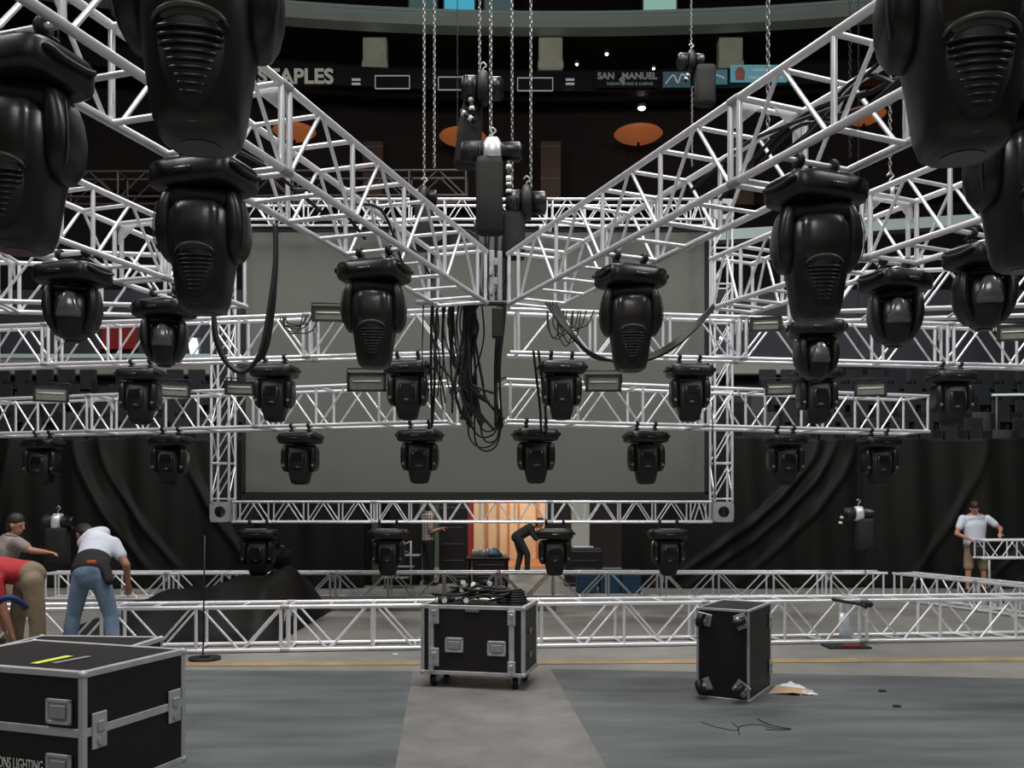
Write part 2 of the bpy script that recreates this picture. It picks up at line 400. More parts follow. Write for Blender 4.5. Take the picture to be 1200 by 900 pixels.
# downlights
for px, py, r, lab in ((711, 63, .07, 'uppermost tiny white downlight left of the pilaster in the suite ceiling'), (676, 75, .06, 'tiny white downlight nearest the middle pilaster'), (787, 52, .06, 'tiny white downlight left of the hanging black hoist'), (766, 80, .06, 'tiny white downlight just above the two line lettering')):
    o = empty('downlight', P(px, py, 36.5), lab, 'lamp', 'suite downlights'); MB().cyl((0, 0, 0), (0, 0, .12), r*1.5, 12).build('housing', M['knob'], o); MB().sphere((0, 0, -.01), r, 10, 6).build('bulb', M['white_em'], o)
o = empty('downlight', P(752, 127, 36.5), 'larger white downlight straight above the right orange dish lamp', 'lamp', 'suite downlights'); MB().cyl((0, 0, .02), (0, 0, .14), .2, 14).build('housing', M['knob'], o); MB().sphere((0, 0, 0), .15, 12, 6, (1, 1, .5)).build('bulb', M['white_em'], o)
for px, py, wpx, lab in ((748, 160, 57, 'glowing orange dish lamp right of the chains'), (542, 163, 55, 'glowing orange dish lamp half behind the upper hoist bag'), (345, 157, 50, 'glowing orange dish lamp behind the left truss arm'), (1012, 138, 50, 'glowing orange dish lamp behind the right truss arm')):
    Y = 36.3; o = empty('dish_lamp', P(px, py, Y), lab, 'lamp', 'orange dish lamps'); R = wpx/2*Y/F
    MB().loft([(0, 0, -.26, .12, .12), (0, 0, -.2, R*.45, R*.45), (0, 0, -.02, R*.85, R*.85), (0, 0, .10, R, R), (0, 0, .17, R*.93, R*.93), (0, 0, .2, R*.5, R*.5)], 28, 2).build('dish', M['orange'], o)
    MB().cyl((0, -.02, -.5), (0, -.02, .28), .06).build('stem', M['blackc'], o)
o = empty('bright_lamp', P(228, 406, 26.77), 'brilliant blue white lamp shining low behind the left truss', 'lamp'); MB().box((0, .04, 0), (.36, .08, .56), .03).build('housing', M['knob'], o); MB().loft([(0, -.03, -.26, .1, .03), (-.02, -.03, 0, .14, .04), (-.04, -.03, .24, .1, .03)], 14).build('bulb', M['cyan_em'], o)
for px, lab in ((845, 'small blue lamp low behind the right screen tower'), (853, 'smaller blue lamp beside the one behind the right tower')):
    o = MB().sphere(P(px, 396, 26.84), .05, 8, 6).build('indicator_lamp', M['cyan_em']); tag(o, lab, 'lamp')
o = MB().box(P(140, 393, 26.8), (1.05, .1, .9), .02).box(P(140, 408, 26.72), (1.1, .14, .07)).build('wall_panel', M['redp']); tag(o, 'dark red panel on the far wall behind the left rig', 'panel')

# ------------------------------------------------------------ the tunnel behind the screen
struct(MB().box((-3.45, 24, 2.2), (4.7, .3, 4.4)), 'wall_tunnel_left', M['green'])
struct(MB().box((4.93, 24, 2.2), (8, .3, 4.4)), 'wall_tunnel_right', M['wall'])
struct(MB().box((-2.8, 19.2, 1.6), (.16, 1.6, 3.2)), 'wall_tunnel_side', M['green'])
struct(MB().box((0, 27.5, 2.0), (4.4, .2, 4)), 'wall_tunnel_back', M['warmwall'])
struct(MB().box((.35, 25.6, .006), (1.6, 3.6, .012)), 'trim_60', M['orangewall'])
struct(MB().box((1.3, 26, 2), (.12, 3.2, 4)), 'trim_61', M['orangewall'])
d = struct(MB().box((-.08, 24, 2.9), (2.0, .16, .12)).box((-1.12, 23.9, 1.4), (.2, .2, 2.9)), 'door_1', M['redp'])
for x in (-.75, -.4, -.1, .2, .75): MB().box((x, 27.3, 1.6), (.06, .08, 3)).build('mullion', M['orangewall'], d)
MB().box((0, 27.3, 1.9), (2.2, .08, .06)).build('mullion', M['orangewall'], d)
pl = bpy.data.lights.new('tunnel_lamp', 'POINT'); pl.energy = 170; pl.color = (1, .84, .62); pl.shadow_soft_size = .3
po = bpy.data.objects.new('tunnel_lamp', pl); COL.objects.link(po); po.location = (.1, 25.8, 3.2)
pl = bpy.data.lights.new('backstage_lamp', 'POINT'); pl.energy = 45; pl.color = (.85, 1, .8); pl.shadow_soft_size = .4
po = bpy.data.objects.new('backstage_lamp', pl); COL.objects.link(po); po.location = (-2.2, 21.5, 3.4)
o = MB().box((0, 0, 1.3), (.45, .3, 2.6), .02).build('pillar', M['parapet'], None, P(680, 590, 22.5)*1); o.location.z = 0; tag(o, 'dull grey pillar standing in the dark behind the screen, right of the lit doorway', 'pillar')

# ------------------------------------------------------------ drapes
def drape(name, x0, x1, Y, z1, label, seed, swoops):
    rnd = random.Random(seed); nx = int((x1-x0)*34); nz = 70; vs = []; ph = [rnd.uniform(0, 6) for _ in range(4)]
    for j in range(nz+1):
        z = z1*j/nz
        for i in range(nx+1):
            x = x0+(x1-x0)*i/nx
            a = .05*math.sin(x*4.1+ph[0]+.5*math.sin(z*1.3+x))+.035*math.sin(x*9.3+ph[1]+z*.4)+.08*math.sin(x*1.3+ph[2])
            for sx, sl, sw, am in swoops:       # diagonal drag folds
                u = (x-sx)-sl*max(0, z1-z)**1.5
                a -= am*math.exp(-(u/sw)**2)*(.35+.65*math.sin(PI*min(1, max(0, (z1-z)/z1*1.1))))
            vs.append((x, Y+a, z+.02+.03*math.sin(x*2+ph[3])*(j/nz)))
    w_ = nx+1
    fs = [(j*w_+i, j*w_+i+1, (j+1)*w_+i+1, (j+1)*w_+i) for j in range(nz) for i in range(nx)]
    o = MB().add(vs, fs, True).build(name, M['drape'])
    so = o.modifiers.new('thick', 'SOLIDIFY'); so.thickness = .01
    return tag(o, label, 'curtain')
drape('black_drape', -12.5, -2.95, 17.9, 2.98, 'long black drape hanging behind the left half of the rig', 3, [(-8.7, .35, .10, .16), (-8.2, .38, .08, .12), (-6.6, .35, .10, .14), (-4.6, -.25, .09, .1), (-10, -.2, .1, .12)])
drape('black_drape', 2.2, 13.5, 17.9, 2.98, 'long black drape hanging behind the right half of the rig', 5, [(6.1, -.62, .10, .15), (6.45, -.58, .09, .14), (6.9, -.5, .11, .10), (9.4, -.3, .1, .08), (11.8, -.5, .10, .12), (12.3, -.45, .09, .10)])
drape('black_drape', -3.3, -1.9, 18.6, 2.6, 'short black drape beside the green wall under the screen', 9, [(-2.6, .1, .1, .08)])

# ------------------------------------------------------------ trusses
unit_tube = {}
def tube_me(name, m, n=12):
    key = (name, m.name)
    if key not in unit_tube: unit_tube[key] = MB().cyl((0, 0, 0), (0, 0, 1), 1, n).mesh(name, m)
    return unit_tube[key]
def member(name, p, q, r, m, root, n=12):
    d = q-p; L = d.length
    mt = Matrix.Translation(p-root.location) @ d.to_track_quat('Z', 'Y').to_matrix().to_4x4() @ Matrix.Diagonal((r, r, L, 1))
    return inst(name, tube_me(name, m, n), root, mt)
def plate(name, pts, m, root, th=.008):
    a, b, c = [Vector(p)-root.location for p in pts]; n = (b-a).cross(c-a).normalized()*th
    return MB().add([a, b, c, a+n, b+n, c+n], [(0, 1, 2), (3, 4, 5), (0, 1, 4, 3), (1, 2, 5, 4), (2, 0, 3, 5)]).build(name, m, root)
def truss(label, a, b, perp, H=.52, W=.52, panel=.88, off=0, joints=(), rc=.025, rd=.0135, apex='top', m=None, group=None, name='box_truss', mids=True, gus=True):
    m = m or M['alu']; a = Vector(a); b = Vector(b); perp = Vector(perp).normalized()*W; up = V(0, 0, H)
    d = (b-a); L = d.length; d = d/L; root = empty(name, a, label, 'truss', group)
    nodes = []; s = off
    while s <= L-.02: nodes.append(s); s += panel
    if L-nodes[-1] > .3: nodes.append(L)
    if nodes[0] > .12: nodes = [0]+nodes; joints = [j+1 for j in joints]
    cuts = [0]+[nodes[j] for j in joints if 0 < j < len(nodes)-1]+[L]
    for base in (V(0, 0, 0), up, perp, perp+up):
        for s0, s1 in zip(cuts[:-1], cuts[1:]): member('chord', a+base+d*s0, a+base+d*(s1-(.0 if s1 == L else .006)), rc, m, root, 16)
        for c in cuts[1:-1]: member('coupler', a+base+d*(c-.05), a+base+d*(c+.05), rc*1.22, M['alu_dull'], root)
    for k, s in enumerate(nodes):
        ss = [s-.045, s+.045] if k in joints else [min(max(s, .03), L-.03)]
        for t in ss:
            for base in (V(0, 0, 0), perp): member('upright', a+base+d*t, a+base+d*t+up, rd*(1.5 if k in joints else 1.35), m, root)
            for base in (V(0, 0, 0), up): member('cross_bar', a+base+d*t, a+base+d*t+perp, rd*1.35, m, root)
        if k in joints and gus:
            for base, sg in ((perp, -1), (V(0, 0, 0), 1)):
                p = a+base+up+d*s; plate('gusset', (p, p+perp*.42*sg, p-up*.34), M['alu'], root)
        if k < len(nodes)-1:
            s1 = nodes[k+1]; mid = (s+s1)/2
            if s1-s > panel*.6:
                for base in (V(0, 0, 0), perp):
                    lo, hi = (V(0, 0, 0), up) if apex == 'top' else (up, V(0, 0, 0))
                    member('diagonal', a+base+lo+d*(s+.05), a+base+hi+d*(mid-.015), rd, m, root)
                    member('diagonal', a+base+lo+d*(s1-.05), a+base+hi+d*(mid+.015), rd, m, root)
                if mids:
                    for base in (V(0, 0, 0), up): member('cross_bar', a+base+d*mid, a+base+d*mid+perp, rd*1.2, m, root)
    return root
H0 = 3.74
LD = V(-.2979, -.9546, 0); RD = V(.384, -.9233, 0)
truss('long aluminium box truss arm running from the centre to the upper left', V(-.26, 9.11, H0), V(-.26, 9.11, H0)+LD*6.0, (-.9546, .2979, 0), off=.27, joints=(4,))
truss('long aluminium box truss arm running from the centre to the upper right', V(-.04, 9.19, H0), V(-.04, 9.19, H0)+RD*6.0, (.9233, .384, 0), off=.27, joints=(4,))
OL = V(-5.658+.312*9.3, 9.3, H0)
truss('outer aluminium truss arm on the left, behind the left hanging lamps', OL, OL+LD*2.5, (-.9546, .2979, 0), off=.38, joints=(1,), panel=.88)
OR = V(2.08, 9.39, H0)
truss('outer aluminium truss arm on the right, behind the right hanging lamps', OR, OR+V(.40, -.9165, 0)*3.25, (.9165, .40, 0), off=.5, joints=(2,), panel=.82)
truss('short aluminium truss crossing the far left edge above the long truss', V(-6.2, 8.9, H0), V(-3.55, 9.25, H0), (-.13, .99, 0), off=.1, joints=(1,))
truss('short aluminium truss crossing the far right edge above the long truss', V(2.95, 9.4, H0-.04), V(6.4, 8.85, H0-.04), (.16, .98, 0), off=.35, joints=(1, 3))
Z1 = EYE+1.82; Z2 = EYE+1.06
truss('upper level horizontal aluminium truss crossing left of centre before the screen', V(-.72, 10.8, Z1), V(-7.6, 11.95, Z1), (.165, .986, 0), W=.27, off=.05, joints=(2, 6), panel=.9, mids=False)
truss('upper level horizontal aluminium truss crossing right of centre before the screen', V(-.02, 10.8, Z1), V(7.9, 12.0, Z1), (-.15, .989, 0), W=.27, off=.1, joints=(3, 6), panel=.95, mids=False)
truss('lower level horizontal aluminium truss on the left, in front of the screen', V(-.83, 11.6, Z2), V(-8.6, 13.8, Z2), (.27, .963, 0), off=.05, joints=(3, 6), panel=.92, mids=False)
truss('lower level horizontal aluminium truss on the right ending in a square end', V(-.07, 11.45, Z2), V(6.15, 13.2, Z2), (-.27, .963, 0), off=.05, joints=(3,), panel=.92, mids=False)
# floor trusses
pa = V(-3.57, 10.14, .03); fd = V(7.72, .74, 0).normalized()
truss('front aluminium truss lying on the floor right across the picture', pa-fd*(.99+.985*3), pa+fd*(.985*11.2), (-fd.y, fd.x, 0), H=.49, W=.5, panel=.985, off=.0, joints=(3, 5, 7, 10, 12), apex='bottom', rc=.024)
truss('rear aluminium truss lying on the floor parallel to the front one', V(-8.2, 15.7, .03), V(6.62, 15.8, .03), (0, 1, 0), H=.44, W=.45, panel=.97, off=.2, joints=(2, 5, 8, 11, 14), apex='bottom', rc=.024)
tr = V(6.7, 15.75, .03); te = V(8.35, 10.9, .03)
truss('aluminium floor truss running from the rear corner towards the right edge', tr, te, (.944, .33, 0), H=.44, W=.45, panel=.8, off=.2, joints=(2, 4), rc=.024)
# screen frame
FY = 13.5; tw = .305
XL, XR = -4.55, 3.035
ZB = 1.42
def hf(label, a, b, **k): return truss(label, a, b, (0, 1, 0), H=tw, W=tw, panel=.53, off=.02, rc=.02, rd=.0095, mids=False, gus=False, **k)
hf('slim aluminium truss along the bottom edge of the grey screen', V(XL+.33, FY, ZB), V(XR-.02, FY, ZB), joints=(4, 9))
hf('slim aluminium truss along the top edge of the grey screen', V(XL+.33, FY, 5.98), V(XR-.02, FY, 5.98), joints=(4, 9))
def tower(label, x):
    root = empty('truss_tower', V(x, FY, ZB), label, 'truss'); m = M['alu']
    z0, z1 = .31, 4.56
    for cx in (.02, tw-.02):
        for cy in (0, tw): 
            member('chord', root.location+V(cx, cy, z0), root.location+V(cx, cy, z1), .02, m, root, 14)
    z = z0+.04; k = 0
    while z < z1-.2:
        for cy in (0, tw):
            member('cross_bar', root.location+V(.02, cy, z), root.location+V(tw-.02, cy, z), .012, m, root)
            member('diagonal', root.location+V(.02, cy, z+.03), root.location+V(tw-.02, cy, z+.5), .0095, m, root)
        for cx in (.02, tw-.02):
            member('cross_bar', root.location+V(cx, 0, z), root.location+V(cx, tw, z), .012, m, root)
            member('diagonal', root.location+V(cx, tw if k % 2 else 0, z+.03), root.location+V(cx, 0 if k % 2 else tw, z+.5), .0095, m, root)
        z += .54; k += 1
tower('tall slim aluminium truss tower at the left edge of the grey screen', XL)
tower('tall slim aluminium truss tower at the right edge of the grey screen', XR)
def corner(x, z, label):
    root = empty('corner_block', V(x, FY, z), label, 'truss corner'); s = tw; t = .02
    bm = bmesh.new()
    fr = MB()
    n = 20; R = .085
    for y0, y1 in ((-.02, 0), (s, s+.02)):
        ring = [(s/2+R*math.cos(2*PI*i/n), s/2+R*math.sin(2*PI*i/n)) for i in range(n)]
        sq = []
        for i in range(n):
            c, q = math.cos(2*PI*i/n), math.sin(2*PI*i/n); k = (s/2)/max(abs(c), abs(q)); sq.append((s/2+c*k, s/2+q*k))
        vs = [(x_, y, z_) for y in (y0, y1) for x_, z_ in ring]+[(x_, y, z_) for y in (y0, y1) for x_, z_ in sq]
        fs = []
        for i in range(n):
            j = (i+1) % n
            fs += [(i, j, 2*n+j, 2*n+i), (n+i, 3*n+i, 3*n+j, n+j), (i, n+i, n+j, j), (2*n+i, 2*n+j, 3*n+j, 3*n+i)]
        fr.add(vs, fs)
    fr.build('face_plate', M['alu_case'], root)
    MB().box((s/2, s/2, t/2), (s, s, t)).box((s/2, s/2, s-t/2), (s, s, t)).box((t/2, s/2, s/2), (t, s, s-2*t)).box((s-t/2, s/2, s/2), (t, s, s-2*t)).build('side_plate', M['alu_dull'], root)
corner(XL, ZB, 'square aluminium corner block with round hole at the lower left of the screen')
corner(XR, ZB, 'square aluminium corner block with round hole at the lower right of the screen')
corner(XL, 5.98, 'square aluminium corner block at the upper left of the screen')
corner(XR, 5.98, 'square aluminium corner block at the upper right of the screen')
sc = empty('projection_screen', V(0, FY+.34, 0), 'large plain grey projection screen hanging in its truss frame', 'screen')
MB().box(((-4.11+2.97)/2, 0, (1.87+5.9)/2), (7.08, .02, 4.03)).build('screen_cloth', M['screen'], sc)
x0, x1 = -4.17, 3.03
MB().box(((x0+x1)/2, 0, 1.815), (x1-x0, .04, .12)).box(((x0+x1)/2, 0, 5.945), (x1-x0, .04, .10)).box((x0+.03, 0, 3.87), (.05, .04, 4.05)).box((x1-.03, 0, 3.87), (.05, .04, 4.05)).build('border', M['blackc'], sc)
# unlit truss behind
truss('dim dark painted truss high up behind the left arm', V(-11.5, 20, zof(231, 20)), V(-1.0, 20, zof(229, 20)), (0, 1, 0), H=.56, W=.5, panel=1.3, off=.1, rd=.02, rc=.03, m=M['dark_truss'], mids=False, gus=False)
# truss worked on by the man at the right
ht = truss('short slim truss held up at waist height beside the man in white', V(7.87, 15.0, .78), V(10.2, 14.9, .80), (0, 1, 0), H=.3, W=.3, panel=.55, off=.02, rc=.018, rd=.01, joints=(), mids=False, gus=False, apex='bottom')
for dx in (.2, 1.6):
    o = empty('truss_stand', V(7.87+dx, 15.15, 0), 'thin black stand %s the short slim truss at the right' % ('under the near end of' if dx < 1 else 'further along under'), 'stand')
    MB().cyl((0, 0, .02), (0, 0, .745), .022).build('pole', M['alu_dull'], o)
    for kk in range(3): MB().tube([(0, 0, .3), (.25*math.cos(kk*2.1), .25*math.sin(kk*2.1), .01)], .014).build('leg', M['clamp'], o)

# out-of-frame truss that carries the two nearest lamps
truss('aluminium truss close to the viewer carrying the two nearest lamps', V(-3.2, 2.85, H0+.07), V(3.6, 2.85, H0-.02), (0, 1, 0), W=.5, panel=.9, off=.2, joints=(4,), mids=False)

# ------------------------------------------------------------ moving head lamps
def common(t, wb=.55):
    for sx in (-.13, .13):
        c = MB().box((sx, 0, -.075), (.05, .06, .05), .008).cyl((sx, 0, -.06), (sx, 0, -.02), .018, 8)
        pts = [(sx, .036*math.sin(a), .0+.036*math.cos(a)) for a in [math.radians(-180+24*i) for i in range(15)]]
        c.tube([(p[0], p[1], p[2]) for p in pts], .013, 6, True).cyl((sx-.02, 0, 0), (sx+.02, 0, 0), .04, 12).tube([(sx, .03, -.02), (sx+.01, .075, -.03)], .008, 6).build('clamp', M['clamp'], t)
    MB().box((0, 0, -.105), (wb*.8, .10, .018), .004).build('mounting_bar', M['clamp'], t)
    a = wb/2
    MB().loft([(0, 0, -.108, a*.88, .165), (0, 0, -.114, a*.95, .185), (0, 0, -.135, a*.99, .2), (0, 0, -.215, a*.99, .205), (0, 0, -.24, a*.95, .195), (0, 0, -.255, a*.86, .17)], 36, 5).build('base', M['plastic'], t)
    MB().box((0, -.02, -.104), (a*1.1, .3, .008), .003).build('top_plate', M['lip'] if wb < .56 else M['alu_dull'], t)
    for sx in (-1, 1):
        h = MB().tube(smooth_path([(sx*a*.86, -.12, -.16), (sx*a*1.02, -.125, -.16), (sx*a*1.06, -.06, -.18), (sx*a*1.06, .06, -.18), (sx*a*1.02, .125, -.16), (sx*a*.86, .12, -.16)], 4), .014, 6)
        h.build('handle', M['plastic2'], t)
    d = MB().loft([(0, -.203, -.20, .05, .012), (0, -.207, -.188, .065, .013), (0, -.203, -.172, .055, .012)], 16, 2.5).build('display', M['gloss'], t); d['label'] = 'small glossy control display'
    MB().cyl((0, 0, -.25), (0, 0, -.285), .1, 20).build('neck', M['plastic2'], t)
def head_front(zs, hx_of, hy_of, name_parts, t, lou, z0, z1, wtop):
    pass
def yoke_arm(t, s, xs, name='yoke_arm', m='plastic'):
    """xs: list of (z, inner, outer, depth)"""
    secs = [(s*(i+o_)/2, 0, z, (o_-i)/2, dpt, 3) for z, i, o_, dpt in xs]
    return MB().loft(secs, 18, 3).build(name, M[m], t)
def spot():
    t = empty('moving_head_lamp', (0, 0, 0), 'x', 'stage lamp', 'large moving head lamps')
    common(t)
    MB().loft([(0, 0, -.256, .17, .10), (0, 0, -.265, .2, .13), (0, 0, -.325, .228, .13), (0, 0, -.36, .2, .11)], 24, 3.4).build('yoke', M['plastic2'], t)
    for s in (-1, 1):
        yoke_arm(t, s, [(-.262, .12, .19, .10), (-.30, .13, .222, .125), (-.36, .14, .243, .13), (-.45, .14, .260, .13), (-.53, .14, .258, .125), (-.59, .145, .245, .11), (-.635, .15, .222, .08), (-.655, .16, .205, .045)])
        MB().cyl((s*.17, 0, -.56), (s*.19, 0, -.56), .05, 16).build('pivot', M['plastic2'], t)
        MB().tube(smooth_path([(s*.236, -.085, -.33), (s*.252, -.1, -.42), (s*.254, -.1, -.52), (s*.24, -.085, -.6)], 4), .0035, 5).build('arm_seam', M['lip'], t)
    prof = [(z_, a_*1.055, b_) for z_, a_, b_ in [(-.335, .10, .08), (-.342, .135, .12), (-.36, .155, .15), (-.40, .168, .18), (-.5, .172, .19), (-.62, .168, .183), (-.70, .155, .165), (-.80, .142, .155), (-.88, .13, .142), (-.925, .115, .128), (-.945, .09, .10), (-.95, .06, .07)]]
    h = MB().loft([(0, 0, z, a, b) for z, a, b in prof], 32, 3.0).build('head', M['plastic'], t)
    MB().loft([(0, -.105, -.345, .100, .06), (0, -.112, -.365, .122, .08), (0, -.116, -.42, .132, .088), (0, -.118, -.52, .132, .091), (0, -.114, -.60, .122, .083), (0, -.108, -.635, .112, .074), (0, -.10, -.65, .10, .06)], 28, 3.2).build('front_cover', M['gloss'], h)
    for sx in (-1, 1): MB().sphere((sx*.085, -.172, -.385), .009, 8, 6, (1, .6, 1)).build('screw', M['blackc'], h)
    pts = [(.112*math.sin(a), -.200+.036*(1-math.cos(a)), -.655+.055*math.cos(a)) for a in [math.radians(-80+16*i) for i in range(11)]]
    MB().tube(pts, lambda u: .004+.007*math.sin(PI*u), 6).build('vent_hood', M['lip'], h)
    MB().loft([(0, -.105, -.89, .03, .045), (0, -.115, -.85, .065, .055), (0, -.12, -.76, .095, .062), (0, -.125, -.66, .108, .066), (0, -.125, -.63, .09, .064), (0, -.125, -.605, .04, .055)], 24, 2.6).build('vent_grille', M['grill'], h)
    for i in range(9):
        z = -.662-.023*i; hw = .100-.0055*i-.0002*i*i; yy = -.196+.0032*i
        MB().tube([(hw*x, yy+.004*x*x+.028*x**6, z) for x in (-1, -.85, -.5, -.2, .2, .5, .85, 1)], .0055, 5).build('louvre', M['plastic'], h)
    MB().cyl((0, 0, -.935), (0, 0, -.953), .068, 24).build('lens', M['glass'], h)
    MB().tube([(.115*math.cos(a), -.0+.128*math.sin(a), -.918) for a in [2*PI*i/24 for i in range(24)]], .004, 5, True).build('rim', M['lip'], h)
    return t
def wash():
    t = empty('moving_head_lamp', (0, 0, 0), 'x', 'stage lamp', 'boxy moving head lamps'); common(t, .56)
    MB().loft([(0, 0, -.275, .15, .1), (0, 0, -.29, .21, .12), (0, 0, -.33, .235, .12), (0, 0, -.35, .22, .1)], 24, 4).build('yoke', M['plastic2'], t)
    for s in (-1, 1):
        yoke_arm(t, s, [(-.27, .10, .2, .1), (-.30, .13, .236, .13), (-.36, .145, .248, .14), (-.52, .145, .248, .14), (-.595, .145, .232, .12), (-.63, .145, .205, .08)])
        k = MB().cyl((s*.20, -.135, -.545), (s*.20, -.155, -.545), .018, 10).build('lock_knob', M['knob'], t)
    h = MB().loft([(0, 0, -.30, .14, .1), (0, 0, -.315, .155, .14), (0, 0, -.42, .160, .16), (0, 0, -.56, .158, .16), (0, 0, -.64, .148, .15), (0, 0, -.74, .126, .13), (0, 0, -.785, .112, .115), (0, 0, -.80, .08, .08)], 28, 4).build('head', M['plastic2'], t)
    MB().loft([(0, -.115, -.60, .08, .05), (0, -.12, -.55, .095, .06), (0, -.12, -.42, .10, .06), (0, -.115, -.37, .085, .05)], 24, 4).build('front_cover', M['plastic'], h)
    MB().box((0, -.18, -.43), (.125, .02, .10), .006).build('display_window', M['glass'], h)
    MB().loft([(0, -.165, -.585, .026, .012), (0, -.172, -.575, .032, .016), (0, -.165, -.563, .026, .012)], 12, 2.2).build('badge', M['lip'], h)
    for sx in (-1, 1): MB().tube([(sx*.105, -.155, -.37), (sx*.112, -.165, -.48), (sx*.1, -.16, -.6)], .004, 5).build('seam', M['lip'], h)
    MB().cyl((0, 0, -.79), (0, 0, -.806), .07, 20).build('lens', M['glass'], h)
    return t
def onion():
    t = empty('moving_head_lamp', (0, 0, 0), 'x', 'stage lamp', 'round moving head lamps'); common(t, .56)
    for s in (-1, 1):
        yoke_arm(t, s, [(-.27, .10, .17, .1), (-.30, .12, .20, .13), (-.37, .12, .215, .15), (-.46, .12, .22, .15), (-.55, .11, .20, .15), (-.62, .09, .168, .13), (-.67, .07, .135, .09)])
        MB().cyl((s*.12, 0, -.5), (s*.16, 0, -.5), .05, 14).build('pivot', M['plastic2'], t)
    MB().loft([(0, 0, -.275, .14, .09), (0, 0, -.29, .18, .11), (0, 0, -.315, .19, .1)], 24, 3.2).build('yoke', M['plastic2'], t)
    h = MB().loft([(0, 0, -.325, .07, .08), (0, 0, -.34, .11, .13), (0, 0, -.40, .135, .17), (0, 0, -.48, .145, .185), (0, 0, -.56, .142, .18), (0, 0, -.64, .122, .155), (0, 0, -.69, .095, .12), (0, 0, -.715, .06, .08), (0, 0, -.72, .03, .04)], 28, 2.5).build('head', M['plastic'], t)
    MB().loft([(0, -.12, -.34, .035, .05), (0, -.137, -.37, .052, .058), (0, -.146, -.45, .078, .062), (0, -.15, -.53, .098, .06), (0, -.14, -.55, .09, .05)], 20, 3).build('front_cover', mat('smoke_cover', (.10, .10, .10), .2, spec=.9, coat=.5), h)
    MB().cyl((0, 0, -.715), (0, 0, -.725), .06, 20).build('lens', M['glass'], h)
    MB().tube([(.13*math.cos(a), .165*math.sin(a), -.60) for a in [2*PI*i/24 for i in range(24)]], .004, 5, True).build('seam', M['grill'], h)
    return t
A, B, C = spot(), wash(), onion()
bpy.context.view_layer.update()
TREE = tree_of(None)
used = set()
def place(proto, px, Y, z, label, rz=0, x=None, group=None, scale=1, pan=0):
    X = (px-600)*Y/F if x is None else x; loc = V(X, Y, z)
    if proto.name in used: o = dup(proto, TREE, loc, math.radians(rz), label, group)
    else:
        used.add(proto.name); o = proto; o.location = loc; o.rotation_euler = (0, 0, math.radians(rz)); o['label'] = label
        if group: o['group'] = group
    o.scale = (scale,)*3
    for ch in (TREE[proto.name] if o is proto else LASTKIDS(o)):     # the yoke and head pan below the fixed base
        if ch.name.split('.')[0] in ('yoke', 'yoke_arm', 'pivot', 'arm_seam', 'lock_knob', 'head'): ch.rotation_euler = (0, 0, math.radians(pan-rz))
    return o
HB = H0
big = place(A, 1128, 2.85, HB+.009, 'nearest huge black lamp at the top right, with a starburst badge', 0, pan=-9)
big2 = place(A, 235, 2.85, HB+.041, 'nearest huge black lamp at the top left, ribbed vent in front', 0, pan=9)
def on_arm(proto, org, d, perp, s_, shift, label):     # clamped to a cross bar of an arm
    p = org+d*s_+perp*(.26+shift); r = math.degrees(math.atan2(perp.y, perp.x)); r = r-180 if r > 90 else r
    return place(proto, 0, p.y, HB, label, r, x=p.x, pan=(-p.x*(4 if proto is C else .8)))
LP, RP = V(-.9546, .2979, 0), V(.9233, .384, 0); LO, RO = V(-.26, 9.11, 0), V(-.04, 9.19, 0); OL0, OR0 = V(OL.x, OL.y, 0), V(OR.x, OR.y, 0)
ORD, ORP = V(.40, -.9165, 0), V(.9165, .40, 0)
on_arm(A, LO, LD, LP, 2.03, 0, 'large black lamp hanging from the left arm nearest the centre cables')
on_arm(A, RO, RD, RP, 2.03, 0, 'large black lamp hanging from the right arm nearest the centre cables')
on_arm(A, LO, LD, LP, 4.23, 0, 'large black lamp on the left arm directly below the nearest left lamp')
on_arm(A, RO, RD, RP, 4.23, 0, 'large black lamp on the right arm, left of the nearest right lamp')
on_arm(A, LO, LD, LP, 5.55, -.03, 'large black lamp cut off by the left edge on the left arm')
on_arm(A, RO, RD, RP, 5.55, .08, 'large black lamp at the right edge, mostly behind the nearest right lamp')
on_arm(C, OL0, LD, LP, 2.14, -.06, 'round black lamp on the outer left arm, nearer the left edge')
on_arm(C, OL0, LD, LP, .82, .1, 'round black lamp on the outer left arm, just left of the large lamp')
on_arm(C, OR0, ORD, ORP, 2.14, .06, 'round black lamp on the outer right arm with shiny cover, second from the right edge')
on_arm(C, OR0, ORD, ORP, 2.96, .1, 'round black lamp with shiny cover at the far right edge below the nearest lamp')
def on_chord(proto, px, a, b, z, label):      # both clamps on the near lower chord of a cross truss
    k = (px-600)/F; d = b-a; t = (k*a.y-a.x)/(d.x-k*d.y); p = a+d*t; r = math.degrees(math.atan2(d.y, d.x))
    r = r-180 if r > 90 else (r+180 if r < -90 else r)
    return place(proto, 0, p.y, z, label, r, x=p.x)
on_chord(C, 956, V(2.95, 9.4, 0), V(6.4, 8.85, 0), H0-.04, 'round black lamp peeking out below the large right arm lamp')
T1L, T1R = (V(-.72, 10.8, 0), V(-7.6, 11.95, 0)), (V(-.02, 10.8, 0), V(7.9, 12.0, 0)); T2L, T2R = (V(-.83, 11.6, 0), V(-8.6, 13.8, 0)), (V(-.07, 11.45, 0), V(6.15, 13.2, 0))
for px, lab in ((165, 'boxy black lamp on the upper truss, first from the left edge'), (322, 'boxy black lamp on the upper truss below the big cable loop'), (478, 'boxy black lamp on the upper truss just left of the centre cables'),
                (658, 'boxy black lamp on the upper truss just right of the centre cables'), (808, 'boxy black lamp on the upper truss beside the right screen tower'), (957, 'boxy black lamp on the upper truss beneath the round right lamp'), (1115, 'boxy black lamp on the upper truss at the far right, beyond the lower truss end')):
    on_chord(B, px, *(T1L if px < 560 else T1R), Z1, lab)
